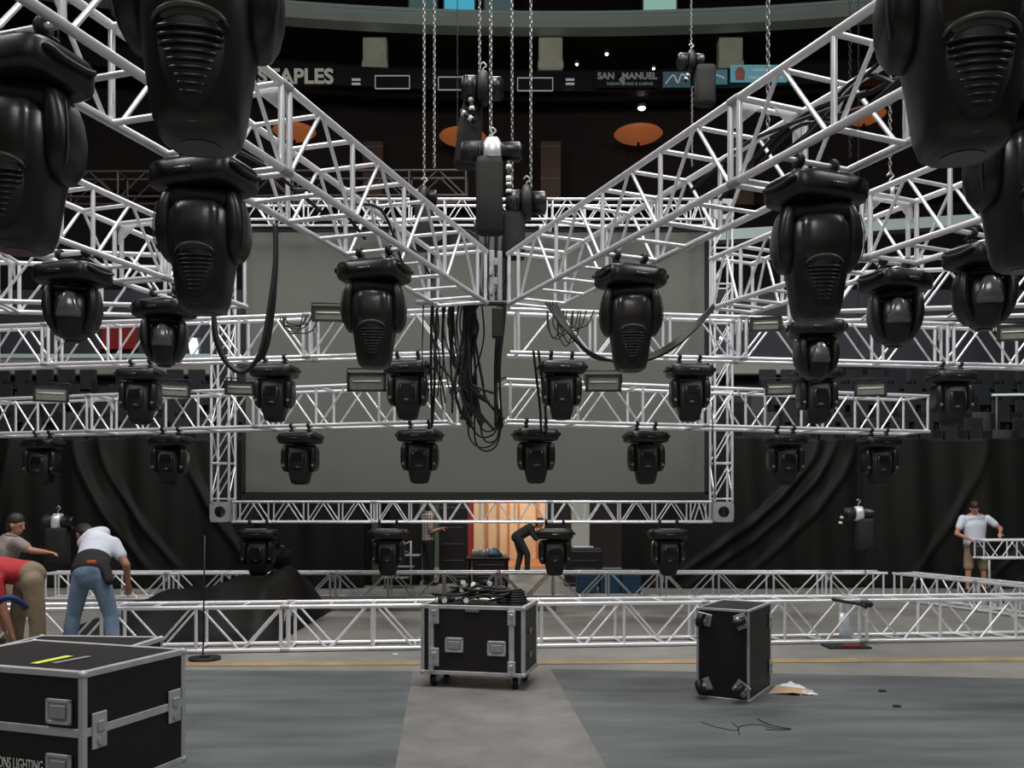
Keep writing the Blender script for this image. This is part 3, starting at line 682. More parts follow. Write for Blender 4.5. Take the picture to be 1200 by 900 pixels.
for px, lab in ((50, 'boxy dark lamp on the lower truss, first from the left edge'), (200, 'boxy dark lamp on the lower truss left of the screen tower'), (352, 'boxy black lamp on the lower truss before the left part of the screen'), (492, 'boxy black lamp on the lower truss before the screen, left of the lowest cable loops'),
                (628, 'boxy black lamp on the lower truss before the screen, right of the lowest cable loops'), (757, 'boxy black lamp on the lower truss before the right part of the screen'), (920, 'boxy dark lamp on the lower truss just right of the screen tower'), (1030, 'boxy dark lamp on the lower truss near its square right end')):
    on_chord(B, px, *(T2L if px < 560 else T2R), Z2, lab)
for px, lab in ((303, 'boxy dark lamp under the screen frame, first from the left corner'), (455, 'boxy dark lamp under the screen frame beside the plaid shirted man'), (650, 'boxy dark lamp under the screen frame right of the lit doorway'), (783, 'boxy dark lamp under the screen frame, first from the right corner')):
    place(B, px, FY, ZB, lab, 0)
# starburst badge on the nearest right lamp
hd = [c for c in bpy.data.objects if c.parent == big and c.name.startswith('head')][0]
sb_ = MB()
for i in range(12):
    a = 2*PI*i/12+.1; r0, r1 = .008, (.034 if i % 2 else .026)
    sb_.tube([(r0*math.cos(a), 0, r0*math.sin(a)), (r1*math.cos(a), 0, r1*math.sin(a))], .0016, 5)
o = sb_.build('starburst_badge', M['blackc'], hd, (.03, -.1985, -.475)); o['label'] = 'engraved starburst badge'

# ------------------------------------------------------------ hoists, chains
def chain(p0, p1, label, pitch=.043, r=.0065, w_=.013, group=None, m='chain', name='hoist_chain'):
    p0 = Vector(p0); p1 = Vector(p1); d = p1-p0; n = max(2, int(d.length/pitch)); root = MB(); dn = d.normalized()
    a = dn.orthogonal().normalized(); b = dn.cross(a)
    for i in range(n):
        c = p0+dn*pitch*(i+.5); ax = a if i % 2 else b
        h = pitch*.68
        pts = [c+ax*w_-dn*h*.45, c+ax*w_+dn*h*.45, c+dn*h*.85, c-ax*w_+dn*h*.45, c-ax*w_-dn*h*.45, c-dn*h*.85]
        root.tube([p-p0 for p in pts], r, 4, True)
    o = root.build(name, M[m], None, p0); tag(o, label, 'chain', group); o['kind'] = 'stuff'
    return o
def chainpx(px, y0, y1, Y, label, **k):
    return chain(P(px, y0, Y), P(px+(y0-y1)*0, y1, Y), label, **k)
chainpx(575, 168, -60, 9.35, 'steel hoist chain down to the silver hoist over the centre', r=.0075, w_=.015)
chainpx(562, 92, -60, 9.7, 'steel hoist chain down to the black upper hoist')
chainpx(600, 250, -60, 9.8, 'steel hoist chain just right of the silver hoist', r=.006)
chainpx(622, 222, -60, 9.4, 'steel hoist chain down to the low black hoist right of centre')
chainpx(497, 225, -60, 10.5, 'steel hoist chain down to the dark hoist left of centre, left strand')
chainpx(509, 197, -60, 10.6, 'steel hoist chain left of centre, right strand')
chainpx(810, 62, -60, 13, 'thin hoist chain down to the black hoist right of the lettering', r=.005)
chainpx(811, 195, 98, 13, 'thin hoist chain below the black hoist right of the lettering', r=.005)
chainpx(900, 170, -60, 7.2, 'steel hoist chain falling into the right truss arm', r=.006)
chainpx(1043, 205, -60, 9, 'thin hoist chain above the small silver hoist at the right', r=.005)
chainpx(996, 185, -60, 9, 'thin dark chain behind the right truss arm end', r=.004, m='clamp')
chainpx(536, 200, -60, 14, 'hair thin dark chain left of the upper hoist', r=.004, m='clamp')
def hoist(loc, label, L=.46, R=.115, silver=False, rz=0, bag=None, plugs=(), sc_=1.0):
    t = empty('chain_hoist', loc, label, 'hoist', None, rz)
    MB().cyl((-L*.5, 0, 0), (-L*.16, 0, 0), R*.82, 20).cyl((-L*.55, 0, 0), (-L*.5, 0, 0), R*.6, 20, R*.8).build('motor_housing', M['plastic' if not silver else 'plastic2'], t)
    MB().cyl((L*.16, 0, 0), (L*.46, 0, 0), R*.75, 20).cyl((L*.46, 0, 0), (L*.52, 0, 0), R*.75, 20, R*.5).build('gear_case', M['plastic'], t)
    MB().loft([(0, 0, -R*.95, L*.13, R*.6), (0, 0, -R*.5, L*.17, R*.95), (0, 0, R*.5, L*.17, R*.95), (0, 0, R*1.0, L*.11, R*.55)], 20, 3).build('chain_case', M['alu' if silver else 'plastic2'], t)
    for i in range(4): MB().tube([(-L*.22-i*.03, R*.84*math.cos(a), R*.84*math.sin(a)) for a in [2*PI*k_/16 for k_ in range(16)]], .004, 4, True).build('fin', M['lip'], t)
    MB().tube(smooth_path([(0, 0, R), (0, 0, R+.05), (.035, 0, R+.085), (0, 0, R+.12), (-.03, 0, R+.09)], 4), .010, 6).build('hook', M['steel'], t)
    if bag:
        bx, bw, bh, bd = bag
        MB().loft([(bx+.01, 0, -R-bh, bw*.42, bd*.8), (bx, 0, -R-bh+.03, bw*.5, bd), (bx, 0, -R-bh*.5, bw*.48, bd*.9), (bx, 0, -R-.02, bw*.5, bd), (bx, 0, -R*.6, bw*.46, bd*.9)], 20, 4).build('chain_bag', M['bag'], t)
    for i, (x, z, dx, dz) in enumerate(plugs):
        p = MB().cyl((x, -.06, z), (x+dx, -.06, z+dz), .026, 12).build('plug', M['plastic2'], t)
        q = V(x, -.06, z); dv = V(dx, 0, dz)
        for f0, f1 in ((.15, .32), (.6, .8)): MB().cyl(q+dv*f0, q+dv*f1, .030, 12).build('band', M['white'], p)
    return t
hoist(P(566, 104, 9.6), 'black chain hoist highest over the centre with white banded plugs', .42, .16, bag=None, plugs=((-.13, -.1, .02, -.2), (-.24, -.26, .16, -.12)))
o = MB().loft([(-.02, 0, -.72, .12, .1), (-.02, 0, -.68, .14, .12), (.02, 0, -.3, .13, .11), (.05, 0, 0, .1, .1)], 20, 4).build('chain_bag', M['bag'], None, P(549, 118, 9.75)); tag(o, 'slanting black canvas chain bag beside the highest hoist', 'bag')
hoist(P(577, 178, 9.3), 'silver bodied chain hoist over the centre where the arms meet', .6, .13, True, bag=(-.03, .29, .72, .12), plugs=((.17, -.12, 0, -.26), (.17, -.32, 0, -.16)))
hoist(P(617, 238, 9.35), 'low round black chain hoist just right of the centre', .40, .16, bag=(-.13, .24, .42, .1), plugs=((.1, -.28, .2, -.01),))
hoist(P(497, 232, 10.5), 'dark chain hoist left of the centre on the far truss', .3, .12, bag=(0, .22, .5, .1))
hoist(P(810, 72, 13), 'black chain hoist hanging alone right of the lettering', .36, .14, bag=(.2, .3, .5, .12), plugs=((-.05, -.2, -.05, -.12),))
hoist(P(1043, 226, 9), 'small silver chain hoist above the outer right arm', .16, .08, True)
t = hoist(P(1006, 602, 15.6), 'silver ended chain hoist hanging low before the right drape', .5, .13, True, bag=(.1, .3, .5, .12), plugs=((-.3, -.02, -.05, -.2),))
chainpx(1006, 588, -60, 15.6, 'thin chain above the silver ended hoist before the right drape', r=.004, w_=.01, m='clamp')
chainpx(1014, 672, 612, 15.75, 'thin dark chain from the low right hoist down to the rear floor truss', m='clamp')
t = hoist(P(68, 612, 14.5), 'silver topped dark chain hoist hanging low before the left drape', .5, .14, True, bag=(.0, .36, .55, .13), plugs=((.0, -.3, .16, .06),))
chainpx(68, 597, -60, 14.5, 'thin chain above the low left hoist before the drape', m='clamp')
# slim pole with a round foot left of centre
o = empty('pole_stand', P(240, 590, 9.75), 'thin dark pole on a flat round base before the front floor truss', 'stand'); o.location.z = 0
MB().cyl((0, 0, 0), (0, 0, .03), .17, 28).cyl((0, 0, .03), (0, 0, .05), .05, 14).build('base', M['rubber'], o)
MB().cyl((-.02, 0, .04), (0, 0, 1.35), .009, 8).build('pole', M['clamp'], o)

# ------------------------------------------------------------ work flood lights
def floodlight(px, py, Y, label, rz=0, wpx=38):
    wv = wpx*Y/F; hv = wv*.48
    t = empty('flood_light', P(px, py, Y), label, 'flood light', 'small rectangular flood lights', math.radians(rz))
    MB().add([(-wv/2, 0, -hv/2), (wv/2, 0, -hv/2), (wv/2, 0, hv/2), (-wv/2, 0, hv/2), (-wv*.3, .14, -hv*.28), (wv*.3, .14, -hv*.28), (wv*.3, .14, hv*.28), (-wv*.3, .14, hv*.28)], [(0, 4, 5, 1), (1, 5, 6, 2), (2, 6, 7, 3), (3, 7, 4, 0), (4, 7, 6, 5), (0, 1, 2, 3)]).build('housing', M['plastic2'], t)
    MB().box((0, -.012, hv/2-.012), (wv, .03, .026)).box((0, -.012, -hv/2+.012), (wv, .03, .026)).box((-wv/2+.018, -.012, 0), (.036, .03, hv)).box((wv/2-.018, -.012, 0), (.036, .03, hv)).build('frame', M['plastic2'], t)
    g = MB().box((0, -.006, 0), (wv-.06, .008, hv-.04)).build('glass', M['flood'], t)
    MB().cyl((-wv*.36, -.014, .012), (wv*.36, -.014, .012), .008, 8).build('bulb_tube', M['white'], t)
    MB().tube([(-wv/2-.01, .03, 0), (-wv/2-.01, .05, hv*.75), (wv/2+.01, .05, hv*.75), (wv/2+.01, .03, 0)], .009, 6).build('bracket', M['clamp'], t)
    return t
for a in [(385, 368, 10.75, 'small flood light on the upper truss left of the large left lamp', 5), (430, 448, 11.5, 'small flood light on the lower truss left of the centre cables', 0, 46), (60, 462, 12.8, 'small dark flood light near the left edge on the lower truss', 20),
          (204, 457, 12.5, 'small dark flood light beside the first boxy lamp on the left', 25, 36), (281, 455, 12.0, 'small flood light beside the left screen tower', 15, 34), (707, 449, 11.5, 'small flood light on the lower truss right of the centre cables', -2, 42),
          (897, 380, 10.9, 'small flood light on the upper truss under the large right arm lamp', -10, 36), (914, 455, 12.2, 'small flood light on the lower truss right of the screen tower', -12, 34), (1020, 456, 12.5, 'small flood light near the square end of the lower truss', -15, 36), (1190, 390, 11.3, 'small flood light on the upper truss at the right edge', -14, 40)]: floodlight(*a)

# ------------------------------------------------------------ cables
def cable(pts, r, label, group=None, name='cable', m='rubber'):
    pts = smooth_path(pts, 7); p0 = pts[0].copy()
    o = MB().tube([p-p0 for p in pts], r, 6).build(name, M[m], None, p0)
    return tag(o, label, 'cable', group)
rn = random.Random(21)
o = MB().cyl((0, 0, 0), (1.5, .07, 0), .024, 14).build('cable_pipe', M['alu_dull'], None, (-1.0, 9.35, 3.80)); tag(o, 'short aluminium pipe across both arm ends carrying the hanging cables', 'pipe')
for i in range(22):
    Y = rn.uniform(9.5, 10.0); x0 = rn.gauss(553, 5); xm = rn.gauss(551, 4); x1 = rn.gauss(545, 6); yb = rn.uniform(455, 505); xe = x1+rn.uniform(-10, 30)
    cable([P(x0, 352, 9.37), P(xm, 380, Y), P((xm+x1)/2, 415, Y), P(x1, 445, Y), P((x1*1.6+xe*.4)/2, (445+yb)/2, Y), P(xe, yb, Y)], rn.uniform(.012, .019), 'one of the thick bundle of black cables dangling where the arms meet', 'centre cable bundle')
for i in range(14):
    Y = rn.uniform(9.9, 10.5); x0 = rn.uniform(496, 545); yb = rn.uniform(440, 505); x1 = x0+rn.uniform(-2, 16)
    cable([P(x0, 352, 9.37), P(x0+rn.uniform(-4, 4), 385, Y), P(x0+rn.uniform(-3, 8), 420, Y), P(x1, (430+yb)/2, Y), P(x1+rn.uniform(-3, 8), yb, Y)], rn.uniform(.008, .013), 'one of the thinner black cables hanging left of the thick bundle', 'left cable strands')
for i in range(5):
    Y = rn.uniform(9.9, 10.5); x0 = rn.uniform(515, 535); x1 = x0+rn.uniform(20, 34); yb = rn.uniform(400, 470)
    cable([P(x0, 353, 9.37), P(x0-2, (353+yb)/2, Y), P((x0+x1)/2, yb, Y), P(x1+2, (353+yb)/2, Y), P(x1, 353, 9.37)], .009, 'thin black cable hung in a long loop left of the thick bundle', 'long hanging loops')
for i in range(5):
    Y = rn.uniform(9.7, 10.2); x0 = 583+i*2.5
    cable([P(x0, 300, Y), P(x0+rn.uniform(-2, 2), 370, Y), P(x0-3-i, 430, Y), P(rn.uniform(580, 590), 500, Y)], .012, 'one of the straight black cables dropping right of the thick bundle', 'right cable strands')
for i, (dx, yb) in enumerate(((0, 524), (7, 528), (14, 518), (3, 512), (10, 505))):
    Y = 9.9+i*.06
    cable([P(556, 440, Y), P(552+dx*.5, 462, Y), P(549+dx, 485, Y), P(550+dx, yb-12, Y), P(562+dx*.6, yb, Y), P(578+dx*.3, yb-4, Y), P(588-dx*.2, yb-25, Y), P(584, 480, Y), P(580, 450, Y), P(592, 442, Y+.3)], .010, 'one of the looped black cable ends hanging lowest before the screen', 'lowest cable loops')
for i in range(5):
    Y = 10.3; cable([P(505+i*3, 354, Y), P(500+i*2, 300, Y), P(540, 270+i*3, 10), P(566, 290, 9.8), P(572, 350, 9.8)], .010, 'black cable draped over the hub between both arms', 'hub cables')
for px in (625, 631):
    cable([P(px, 410, 10.7), P(px+4, 445, 10.8), P(px+8, 480, 11), P(px+9, 508, 11.4)], .016, 'straight black cable dropping from the upper to the lower truss, %s strand' % ('left' if px < 630 else 'right'), 'truss drop cables')
for i in range(2):
    cable([P(512-i*6, 360, 10.6), P(510-i*5, 420, 10.8), P(508-i*2, 480, 11.2), P(506, 500, 11.4)], .016, 'straight black cable left of centre between both truss levels', 'left drop cables')
for i in range(3):   # big loop at the left
    o_ = i*3; Y = 8.0+i*.04
    cable([P(322+o_*.4, 262, Y), P(322+o_*.4, 310, Y), P(314+o_, 370, Y), P(304+o_, 415, Y), P(285, 436-o_, Y), P(266-o_*.3, 425, Y), P(254-o_*.5, 395, Y), P(250, 365, Y)], .022-.004*i, 'thick black cable hanging in a large loop at the left arm', 'left cable loop')
for i in range(4):   # right droop
    o_ = i*4; Y = 7.9+i*.06
    cable([P(640+o_, 355, 8.6), P(662+o_*.6, 385+o_*.3, Y), P(690+o_*.4, 412+o_*.5, Y), P(730, 425-o_*.3, Y), P(770, 418-o_*.5, Y), P(805, 395-o_*.6, Y), P(836, 362-o_*.4, 8.8)], .014, 'black cable sagging behind the large lamp right of centre', 'right sagging cables')
for i in range(6):
    x = 322+rn.uniform(0, 16); w2 = rn.uniform(22, 40); dp = rn.uniform(10, 22)
    cable([P(x, 370, 10.75), P(x+rn.uniform(-3, 4), 370+dp*.7, 10.72), P(x+w2*.45, 370+dp, 10.7), P(x+w2*.8, 370+dp*.8, 10.72), P(x+w2, 370, 10.75)], .008, 'thin black cable coil tied to the upper truss left of the flood light', 'left coil')
for i in range(8):
    x = 640+rn.uniform(0, 30); w2 = rn.uniform(14, 40); dp = rn.uniform(18, 46)
    cable([P(x, 364, 10.72), P(x+rn.uniform(-4, 4), 364+dp*.6, 10.7), P(x+w2*.4, 364+dp, 10.68), P(x+w2*.8, 364+dp*.8, 10.7), P(x+w2, 364, 10.72)], .009, 'thin black cable swag on the upper truss right of centre', 'right swags')
for i in range(7):
    x = 560+i*5.5; cable([P(x+rn.uniform(-5, 5), 262, 9.7), P(x+rn.uniform(-4, 4), 300, 9.6), P(x+rn.uniform(-4, 4), 330, 9.5), P(574+rn.uniform(-9, 9), 356, 9.4)], rn.uniform(.010, .018), 'black cable running down the gap between the two arm ends', 'hub drop cables')
rr = random.Random(5)
for i in range(7):
    s0 = 3.9+i*.35; b0 = V(-.04, 9.19, H0+.1)+RD*s0*.75+V(.2, .08, 0)
    cable([b0+V(rr.uniform(-.1, .1), 0, rr.uniform(0, .2)), b0+RD*.5+V(.1, 0, rr.uniform(.1, .35)), b0+RD*1.0+V(.05, 0, rr.uniform(0, .25)), b0+RD*1.5+V(0, 0, rr.uniform(.0, .2))], .013, 'dark cable lying inside the right truss arm', 'cables in the right arm')
for i in range(4):
    b0 = V(-.26, 9.11, H0+.06)+LD*(.8+i*.7)+V(-.25, .1, 0)
    cable([b0, b0+LD*.5+V(rr.uniform(-.1, .1), 0, rr.uniform(.1, .3)), b0+LD*1.1+V(0, 0, rr.uniform(0, .15))], .013, 'dark cable lying inside the left truss arm', 'cables in the left arm')
o = cable([P(835, 470, 12), P(835, 500, 12.2), P(838, 585, 13.2)], .008, 'thin cable running down the right screen tower')
# centre hub where the arms meet
hub = empty('hub_bracket', P(580, 356, 9.2), 'narrow aluminium and black bracket joining both arms at the centre', 'bracket')
MB().box((-.03, 0, .27), (.05, .05, .55), .005).box((.05, .03, .27), (.05, .05, .55), .005).build('post', M['alu_dull'], hub)
MB().box((0, 0, 0), (.34, .08, .03), .004).build('plate', M['clamp'], hub)
MB().box((.03, .0, -.2), (.12, .12, .3), .01).build('junction_box', M['rubber'], hub)
for i in range(4): MB().box((-.04+.05*(i % 2), -.04, .12+i*.1), (.035, .03, .07), .004).build('connector', M['alu_dull'], hub)

# ------------------------------------------------------------ road cases
def case(label, loc, rz, w_, d, h, z0, lid=None, edge=.035, name='road_case'):
    t = empty(name, loc, label, 'case', None, rz)
    e = .012
    if lid:
        MB().box((0, 0, (z0+lid)/2), (w_-e, d-e, lid-z0-.004)).build('body', M['laminate'], t)
        MB().box((0, 0, (lid+h)/2), (w_-e, d-e, h-lid-.004)).build('lid', M['laminate'], t)
    else: MB().box((0, 0, (z0+h)/2), (w_-e, d-e, h-z0-e)).build('body', M['laminate'], t)
    for sx in (-1, 1):
        for sy in (-1, 1):
            MB().box((sx*(w_/2-edge/2), sy*(d/2-edge/2), (z0+h)/2), (edge, edge, h-z0), .004).build('edge_strip', M['alu_case'], t)
            for z in (z0+edge/2, h-edge/2): MB().sphere((sx*(w_/2-edge*.4), sy*(d/2-edge*.4), z), edge*.72, 10, 8).build('ball_corner', M['alu_case'], t)
    zs = [(z0+edge/2, edge), (h-edge/2, edge)]+([(lid, edge*1.35)] if lid else [])
    for z, hh in zs:
        for sy in (-1, 1): MB().box((0, sy*(d/2-edge/2), z), (w_-edge*1.6, edge+.003, hh), .003).build('edge_strip', M['alu_case'], t)
        for sx in (-1, 1): MB().box((sx*(w_/2-edge/2), 0, z), (edge+.003, d-edge*1.6, hh), .003).build('edge_strip', M['alu_case'], t)
    t['w'] = w_; t['d'] = d
    return t
def facemtx(t, face, u, z):
    w_, d = t['w'], t['d']
    if face == 'front': return Matrix.Translation((u, -d/2, z))
    if face == 'right': return Matrix.Translation((w_/2, u, z)) @ Matrix.Rotation(PI/2, 4, 'Z')
    if face == 'left': return Matrix.Translation((-w_/2, u, z)) @ Matrix.Rotation(-PI/2, 4, 'Z')
def handle(t, face, u, z, s=1.0):
    mt = facemtx(t, face, u, z); W, Hh = .165*s, .13*s
    o = MB().box((0, -.004, Hh/2-.01), (W, .014, .02), .003).box((0, -.004, -Hh/2+.01), (W, .014, .02), .003).box((-W/2+.01, -.004, 0), (.02, .014, Hh), .003).box((W/2-.01, -.004, 0), (.02, .014, Hh), .003).box((0, .0, 0), (W-.03, .006, Hh-.03)).build('handle', M['alu_case'], t)
    MB().box((0, -.01, 0), (W*.62, .016, Hh*.52), .004).build('grip', M['greywear'], o); o.matrix_local = mt
def latch(t, face, u, z, s=1.0):
    mt = facemtx(t, face, u, z)
    o = MB().box((0, -.006, 0), (.09*s, .014, .17*s), .004).build('latch', M['alu_case'], t); o.matrix_local = mt
    MB().box((0, -.018, .02*s), (.04*s, .014, .05*s), .004).build('catch', M['steel'], o); MB().cyl((0, -.014, -.05*s), (0, -.024, -.05*s), .02*s, 12).build('rivet', M['steel'], o)
def caster(t, mt):
    o = MB().box((0, 0, .006), (.11, .09, .012), .003).box((-.03, 0, -.03), (.008, .06, .07), .002).box((.03, 0, -.03), (.008, .06, .07), .002).cyl((-.042, 0, -.065), (.042, 0, -.065), .012, 8).build('caster', M['steel'], t); o.matrix_local = mt
    MB().cyl((-.021, 0, -.066), (.021, 0, -.066), .052, 20).build('wheel', M['rubber'], o)
    MB().cyl((-.024, 0, -.066), (.024, 0, -.066), .026, 14).build('wheel_hub', M['blue'], o)
# near left case
u_ = V(.32, .947, 0); v_ = V(-.947, .32, 0); cn = V(-2.275, 4.75, 0)
cA = case('big black road case with yellow tape on its lid, in the lower left corner', cn+v_*.6+u_*.41, math.atan2(-.32, .947), 1.2, .82, .805, .11, lid=.475)
handle(cA, 'front', .44, .585, 1.05); handle(cA, 'front', .44, .29, 1.05)
latch(cA, 'right', -.30, .475, 1.15); latch(cA, 'right', .30, .475, 1.15)
for sx in (-1, 1):
    for sy in (-1, 1): caster(cA, Matrix.Translation((sx*.48, sy*.3, .118)))
text_mesh('ONS LIGHTING', .075, (.17, -.4105, .275), M['white'], cA, 'lettering', .001, 'CENTER').scale = (.62, 1.15, 1)
tp = MB().box((0, 0, 0), (.26, .05, .003)).build('yellow_tape', M['yellow'], cA, (.147, -.172, .808)); tp.rotation_euler = (0, 0, 1.6)
tp = MB().box((0, 0, 0), (.24, .04, .003)).build('grey_tape', M['greywear'], cA, (.253, -.136, .808)); tp.rotation_euler = (0, 0, 1.5)
cB = case('second road case just behind the big one, only its silver edged rim showing', V(-3.25, 6.75, 0), -.08, 1.0, .6, .66, .11, lid=.42)
handle(cB, 'front', .0, .55); latch(cB, 'front', .3, .42)
# centre case
xa, xb = V(-.846, 8.3, 0), V(.1157, 8.09, 0); dx_ = (xb-xa); ang = math.atan2(dx_.y, dx_.x); pn = V(-dx_.y, dx_.x, 0).normalized()
cC = case('black road case on wheels in the middle of the floor, connectors piled on top', (xa+xb)/2+pn*.3, ang, dx_.length, .6, .765, .125)
handle(cC, 'front', -.17, .40, 1.05); handle(cC, 'front', .23, .38, 1.05)
latch(cC, 'front', -.36, .675, 1.0); latch(cC, 'front', -.36, .285, 1.0)
for xx in (-.39, .37): MB().box((xx, -.302, .445), (.05, .014, .60), .003).build('edge_strip', M['alu_case'], cC)
latch(cC, 'front', .37, .66, .8); latch(cC, 'front', .37, .2, .8)
MB().box((.0, -.303, .72), (.13, .012, .03), .003).build('name_plate', M['knob'], cC)
for z in (.3, .52): MB().box((dx_.length/2+.002, -.05, z), (.01, .14, .05), .002).build('vent_plate', M['lip'], cC)
for sx in (-1, 1):
    for sy in (-1, 1): caster(cC, Matrix.Translation((sx*.39, sy*.21, .118)))
# upended case at the right
xa, xb = V(1.617, 7.86, 0), V(2.02, 7.63, 0); dx2 = (xb-xa); pn2 = V(-dx2.y, dx2.x, 0).normalized()
cD = case('black road case tipped on its side so its four wheels face the viewer', (xa+xb)/2+pn2*.383, math.atan2(dx2.y, dx2.x), dx2.length, .766, .79, 0.0, edge=.022)
for sx in (-1, 1):
    for z in (.115, .69): caster(cD, Matrix.Translation((sx*.165, -.383-.004, z)) @ Matrix.Scale(1.2, 4) @ Matrix.Rotation(-PI/2, 4, 'X') @ Matrix.Rotation(sx*.5+z, 4, 'Z'))
latch(cD, 'right', .33, .62, .8); latch(cD, 'right', .33, .2, .8)
# things on the centre case
rp = random.Random(11); c0 = cC.location
ex = dx_.normalized()
for i in range(13):
    u = rp.uniform(-.38, .12); vv = rp.uniform(-.24, .0); lay = 0 if i < 6 else 1
    if lay: u = rp.uniform(-.2, .12); vv = rp.uniform(-.12, .1)
    b = c0+ex*u+pn*vv+V(0, 0, .765+.04+lay*rp.uniform(.06, .15))
    a = rp.uniform(-1.1, 1.1); d = (ex*math.sin(a)-pn*math.cos(a)+V(0, 0, rp.uniform(.0, .6)*lay)).normalized()
    t = empty('cable_plug', b, 'black multi pin cable plug with pale end in the heap on the middle case', 'plug', 'plugs heaped on the middle case')
    MB().cyl(V(0, 0, 0)-d*.07, d*.05, .028, 14).cyl(-d*.12, -d*.07, .016, 10, .026).build('plug_body', M['rubber'], t)
    MB().cyl(d*.05, d*.064, .024, 14).build('plug_face', M['white'], t)
for i in range(9):
    u = rp.uniform(-.35, .1); vv = rp.uniform(-.15, .15)
    b = c0+ex*u+pn*vv+V(0, 0, .80)
    cable([b+ex*(.16*math.cos(a_*1.2+i)+.03*a_)+pn*.12*math.sin(a_*1.2+i)+V(0, 0, .015*a_+abs(.03*math.sin(a_*2))) for a_ in range(7)], .012, 'black cable coiled in the heap on the middle case', 'cables heaped on the middle case')
for i in range(5):
    b = c0+ex*.3+pn*.03+V(0, 0, .782+i*.022); R = .14-.008*i
    o = MB().tube([(R*math.cos(a), R*.8*math.sin(a), 0) for a in [2*PI*k_/28 for k_ in range(28)]], .013, 6, True).build('cable_coil', M['rubber'], None, b); tag(o, 'round black cable coil stacked at the right end of the middle case', 'cable', 'coils on the middle case')
# scraps by the upended case
gx = fl(928, 813)
vs = [(-.22, -.02, .005), (-.02, -.10, .03), (.16, -.08, .006), (.20, .02, .03), (.05, .1, .01), (-.1, .12, .05), (-.02, .02, .06)]
o = MB().add(vs, [(0, 1, 6), (1, 2, 6), (2, 3, 6), (3, 4, 6), (4, 5, 6), (5, 0, 6)]).build('cardboard_scrap', M['card'], None, (gx[0], gx[1], 0)); so = o.modifiers.new('t', 'SOLIDIFY'); so.thickness = .004
tag(o, 'torn piece of brown cardboard beside the tipped case', 'cardboard')
for (px, py, s, lab) in ((926, 806, 1.0, 'crumpled clear plastic film lying on the cardboard scrap'), (945, 814, .7, 'small crumpled white plastic wrapper right of the cardboard')):
    gx = fl(px, py); vs = []; n = 6
    for i in range(n+1):
        for j in range(n+1):
            r_ = max(0, 1-math.hypot(i/3-1, j/3-1)*.8); vs.append(((i/3-1)*.12*s+rp.uniform(-.01, .01), (j/3-1)*.08*s+rp.uniform(-.01, .01), .008+r_*rp.uniform(.01, .06)*s))
    o = MB().add(vs, [(i*(n+1)+j, i*(n+1)+j+1, (i+1)*(n+1)+j+1, (i+1)*(n+1)+j) for i in range(n) for j in range(n)]).build('plastic_wrapper', M['film'], None, (gx[0], gx[1], 0)); o.modifiers.new('t', 'SOLIDIFY').thickness = .002
    tag(o, lab, 'wrapper')
cable([(*fl(px, py), .006) for px, py in ((822, 847), (840, 853), (862, 857), (868, 852), (888, 850), (905, 854), (926, 855))], .004, 'thin dark wire lying on the floor before the tipped case', name='wire')
cable([(*fl(px, py), .010) for px, py in ((888, 844), (900, 850), (912, 853), (927, 856), (910, 857), (897, 856))], .0035, 'second thin wire curling over the first on the floor', name='wire')
cable([(*fl(px, py), .006) for px, py in ((858, 848), (865, 854), (866, 862))], .004, 'short wire end pointing to the viewer on the floor', name='wire')
for px, py, lab in ((1034, 811, 'small dark scrap on the floor right of the tipped case'), (1051, 829, 'tiny black crumb on the floor far right of the wires'), (463, 768, 'small white scrap on the floor left of the middle case')):
    gx = fl(px, py); o = MB().box((0, 0, .01), (.06, .04, .02), .005).build('floor_scrap', M['white'] if px == 463 else M['rubber'], None, (gx[0], gx[1], .0)); tag(o, lab, 'scrap')
# base with red tape under the hoist chain on the front truss
gx = fl(995, 760); o = empty('floor_plate', (gx[0], gx[1], 0), 'dark flat plate with red wrap under the front floor truss at the right', 'plate')
MB().box((0, .1, .012), (.5, .3, .024), .004).build('plate', M['rubber'], o); MB().box((.02, -.02, .035), (.2, .05, .03), .008).build('wrap', M['redp'], o)
cable([P(975, 702, 10.6), P(990, 705, 10.5), P(1008, 708, 10.4), P(1015, 712, 10.3)], .02, 'black strap lying over the front floor truss at the right', name='strap')
o = MB().box((0, 0, 0), (.14, .12, .07), .02).build('strap_ratchet', M['rubber'], None, P(1015, 708, 10.75)); tag(o, 'black ratchet buckle resting on the front floor truss at the right', 'buckle')
for px, py, lab in ((990, 740, 'crumpled clear plastic wrap inside the front floor truss at the right'),):
    o = MB().loft([(0, 0, -.18, .06, .05), (.02, 0, -.08, .09, .06), (-.02, 0, .05, .06, .05), (-.03, 0, .17, .03, .02)], 9).build('plastic_wrap', M['film'], None, P(px, py, 11.1)+V(0, 0, .06)); tag(o, lab, 'wrapper')
# black cloth heap between the trusses at left
vs = []; nx, ny = 40, 14
hp = random.Random(4)
for j in range(ny+1):
    for i in range(nx+1):
        x = i/nx; y = j/ny
        hgt = (.30+.50*x)*min(1, (1-x)*9)*math.sin(PI*min(1, max(0, y)))**.5*min(1, x*7+.2)
        vs.append((-5.5+2.65*x, 10.75+3.6*y, .01+max(0, hgt+.05*math.sin(x*21+y*3)+.04*math.sin(y*17+x*5))*(1 if 0 < j < ny else 0)))
o = MB().add(vs, [(j*(nx+1)+i, j*(nx+1)+i+1, (j+1)*(nx+1)+i+1, (j+1)*(nx+1)+i) for j in range(ny) for i in range(nx)], True).build('cloth_heap', M['drape']); tag(o, 'heap of black cloth lying between the floor trusses at the left', 'cloth')
# low stage deck strip in pale grey behind
o = MB().box((0, 0, .06), (5.0, 1.1, .12), .01).build('deck_panel', M['runner'], None, P(470, 590, 14.6)*1); o.location.z = 0; o.location.y = 14.7; o['kind'] = 'structure'; o.name = 'trim_62'
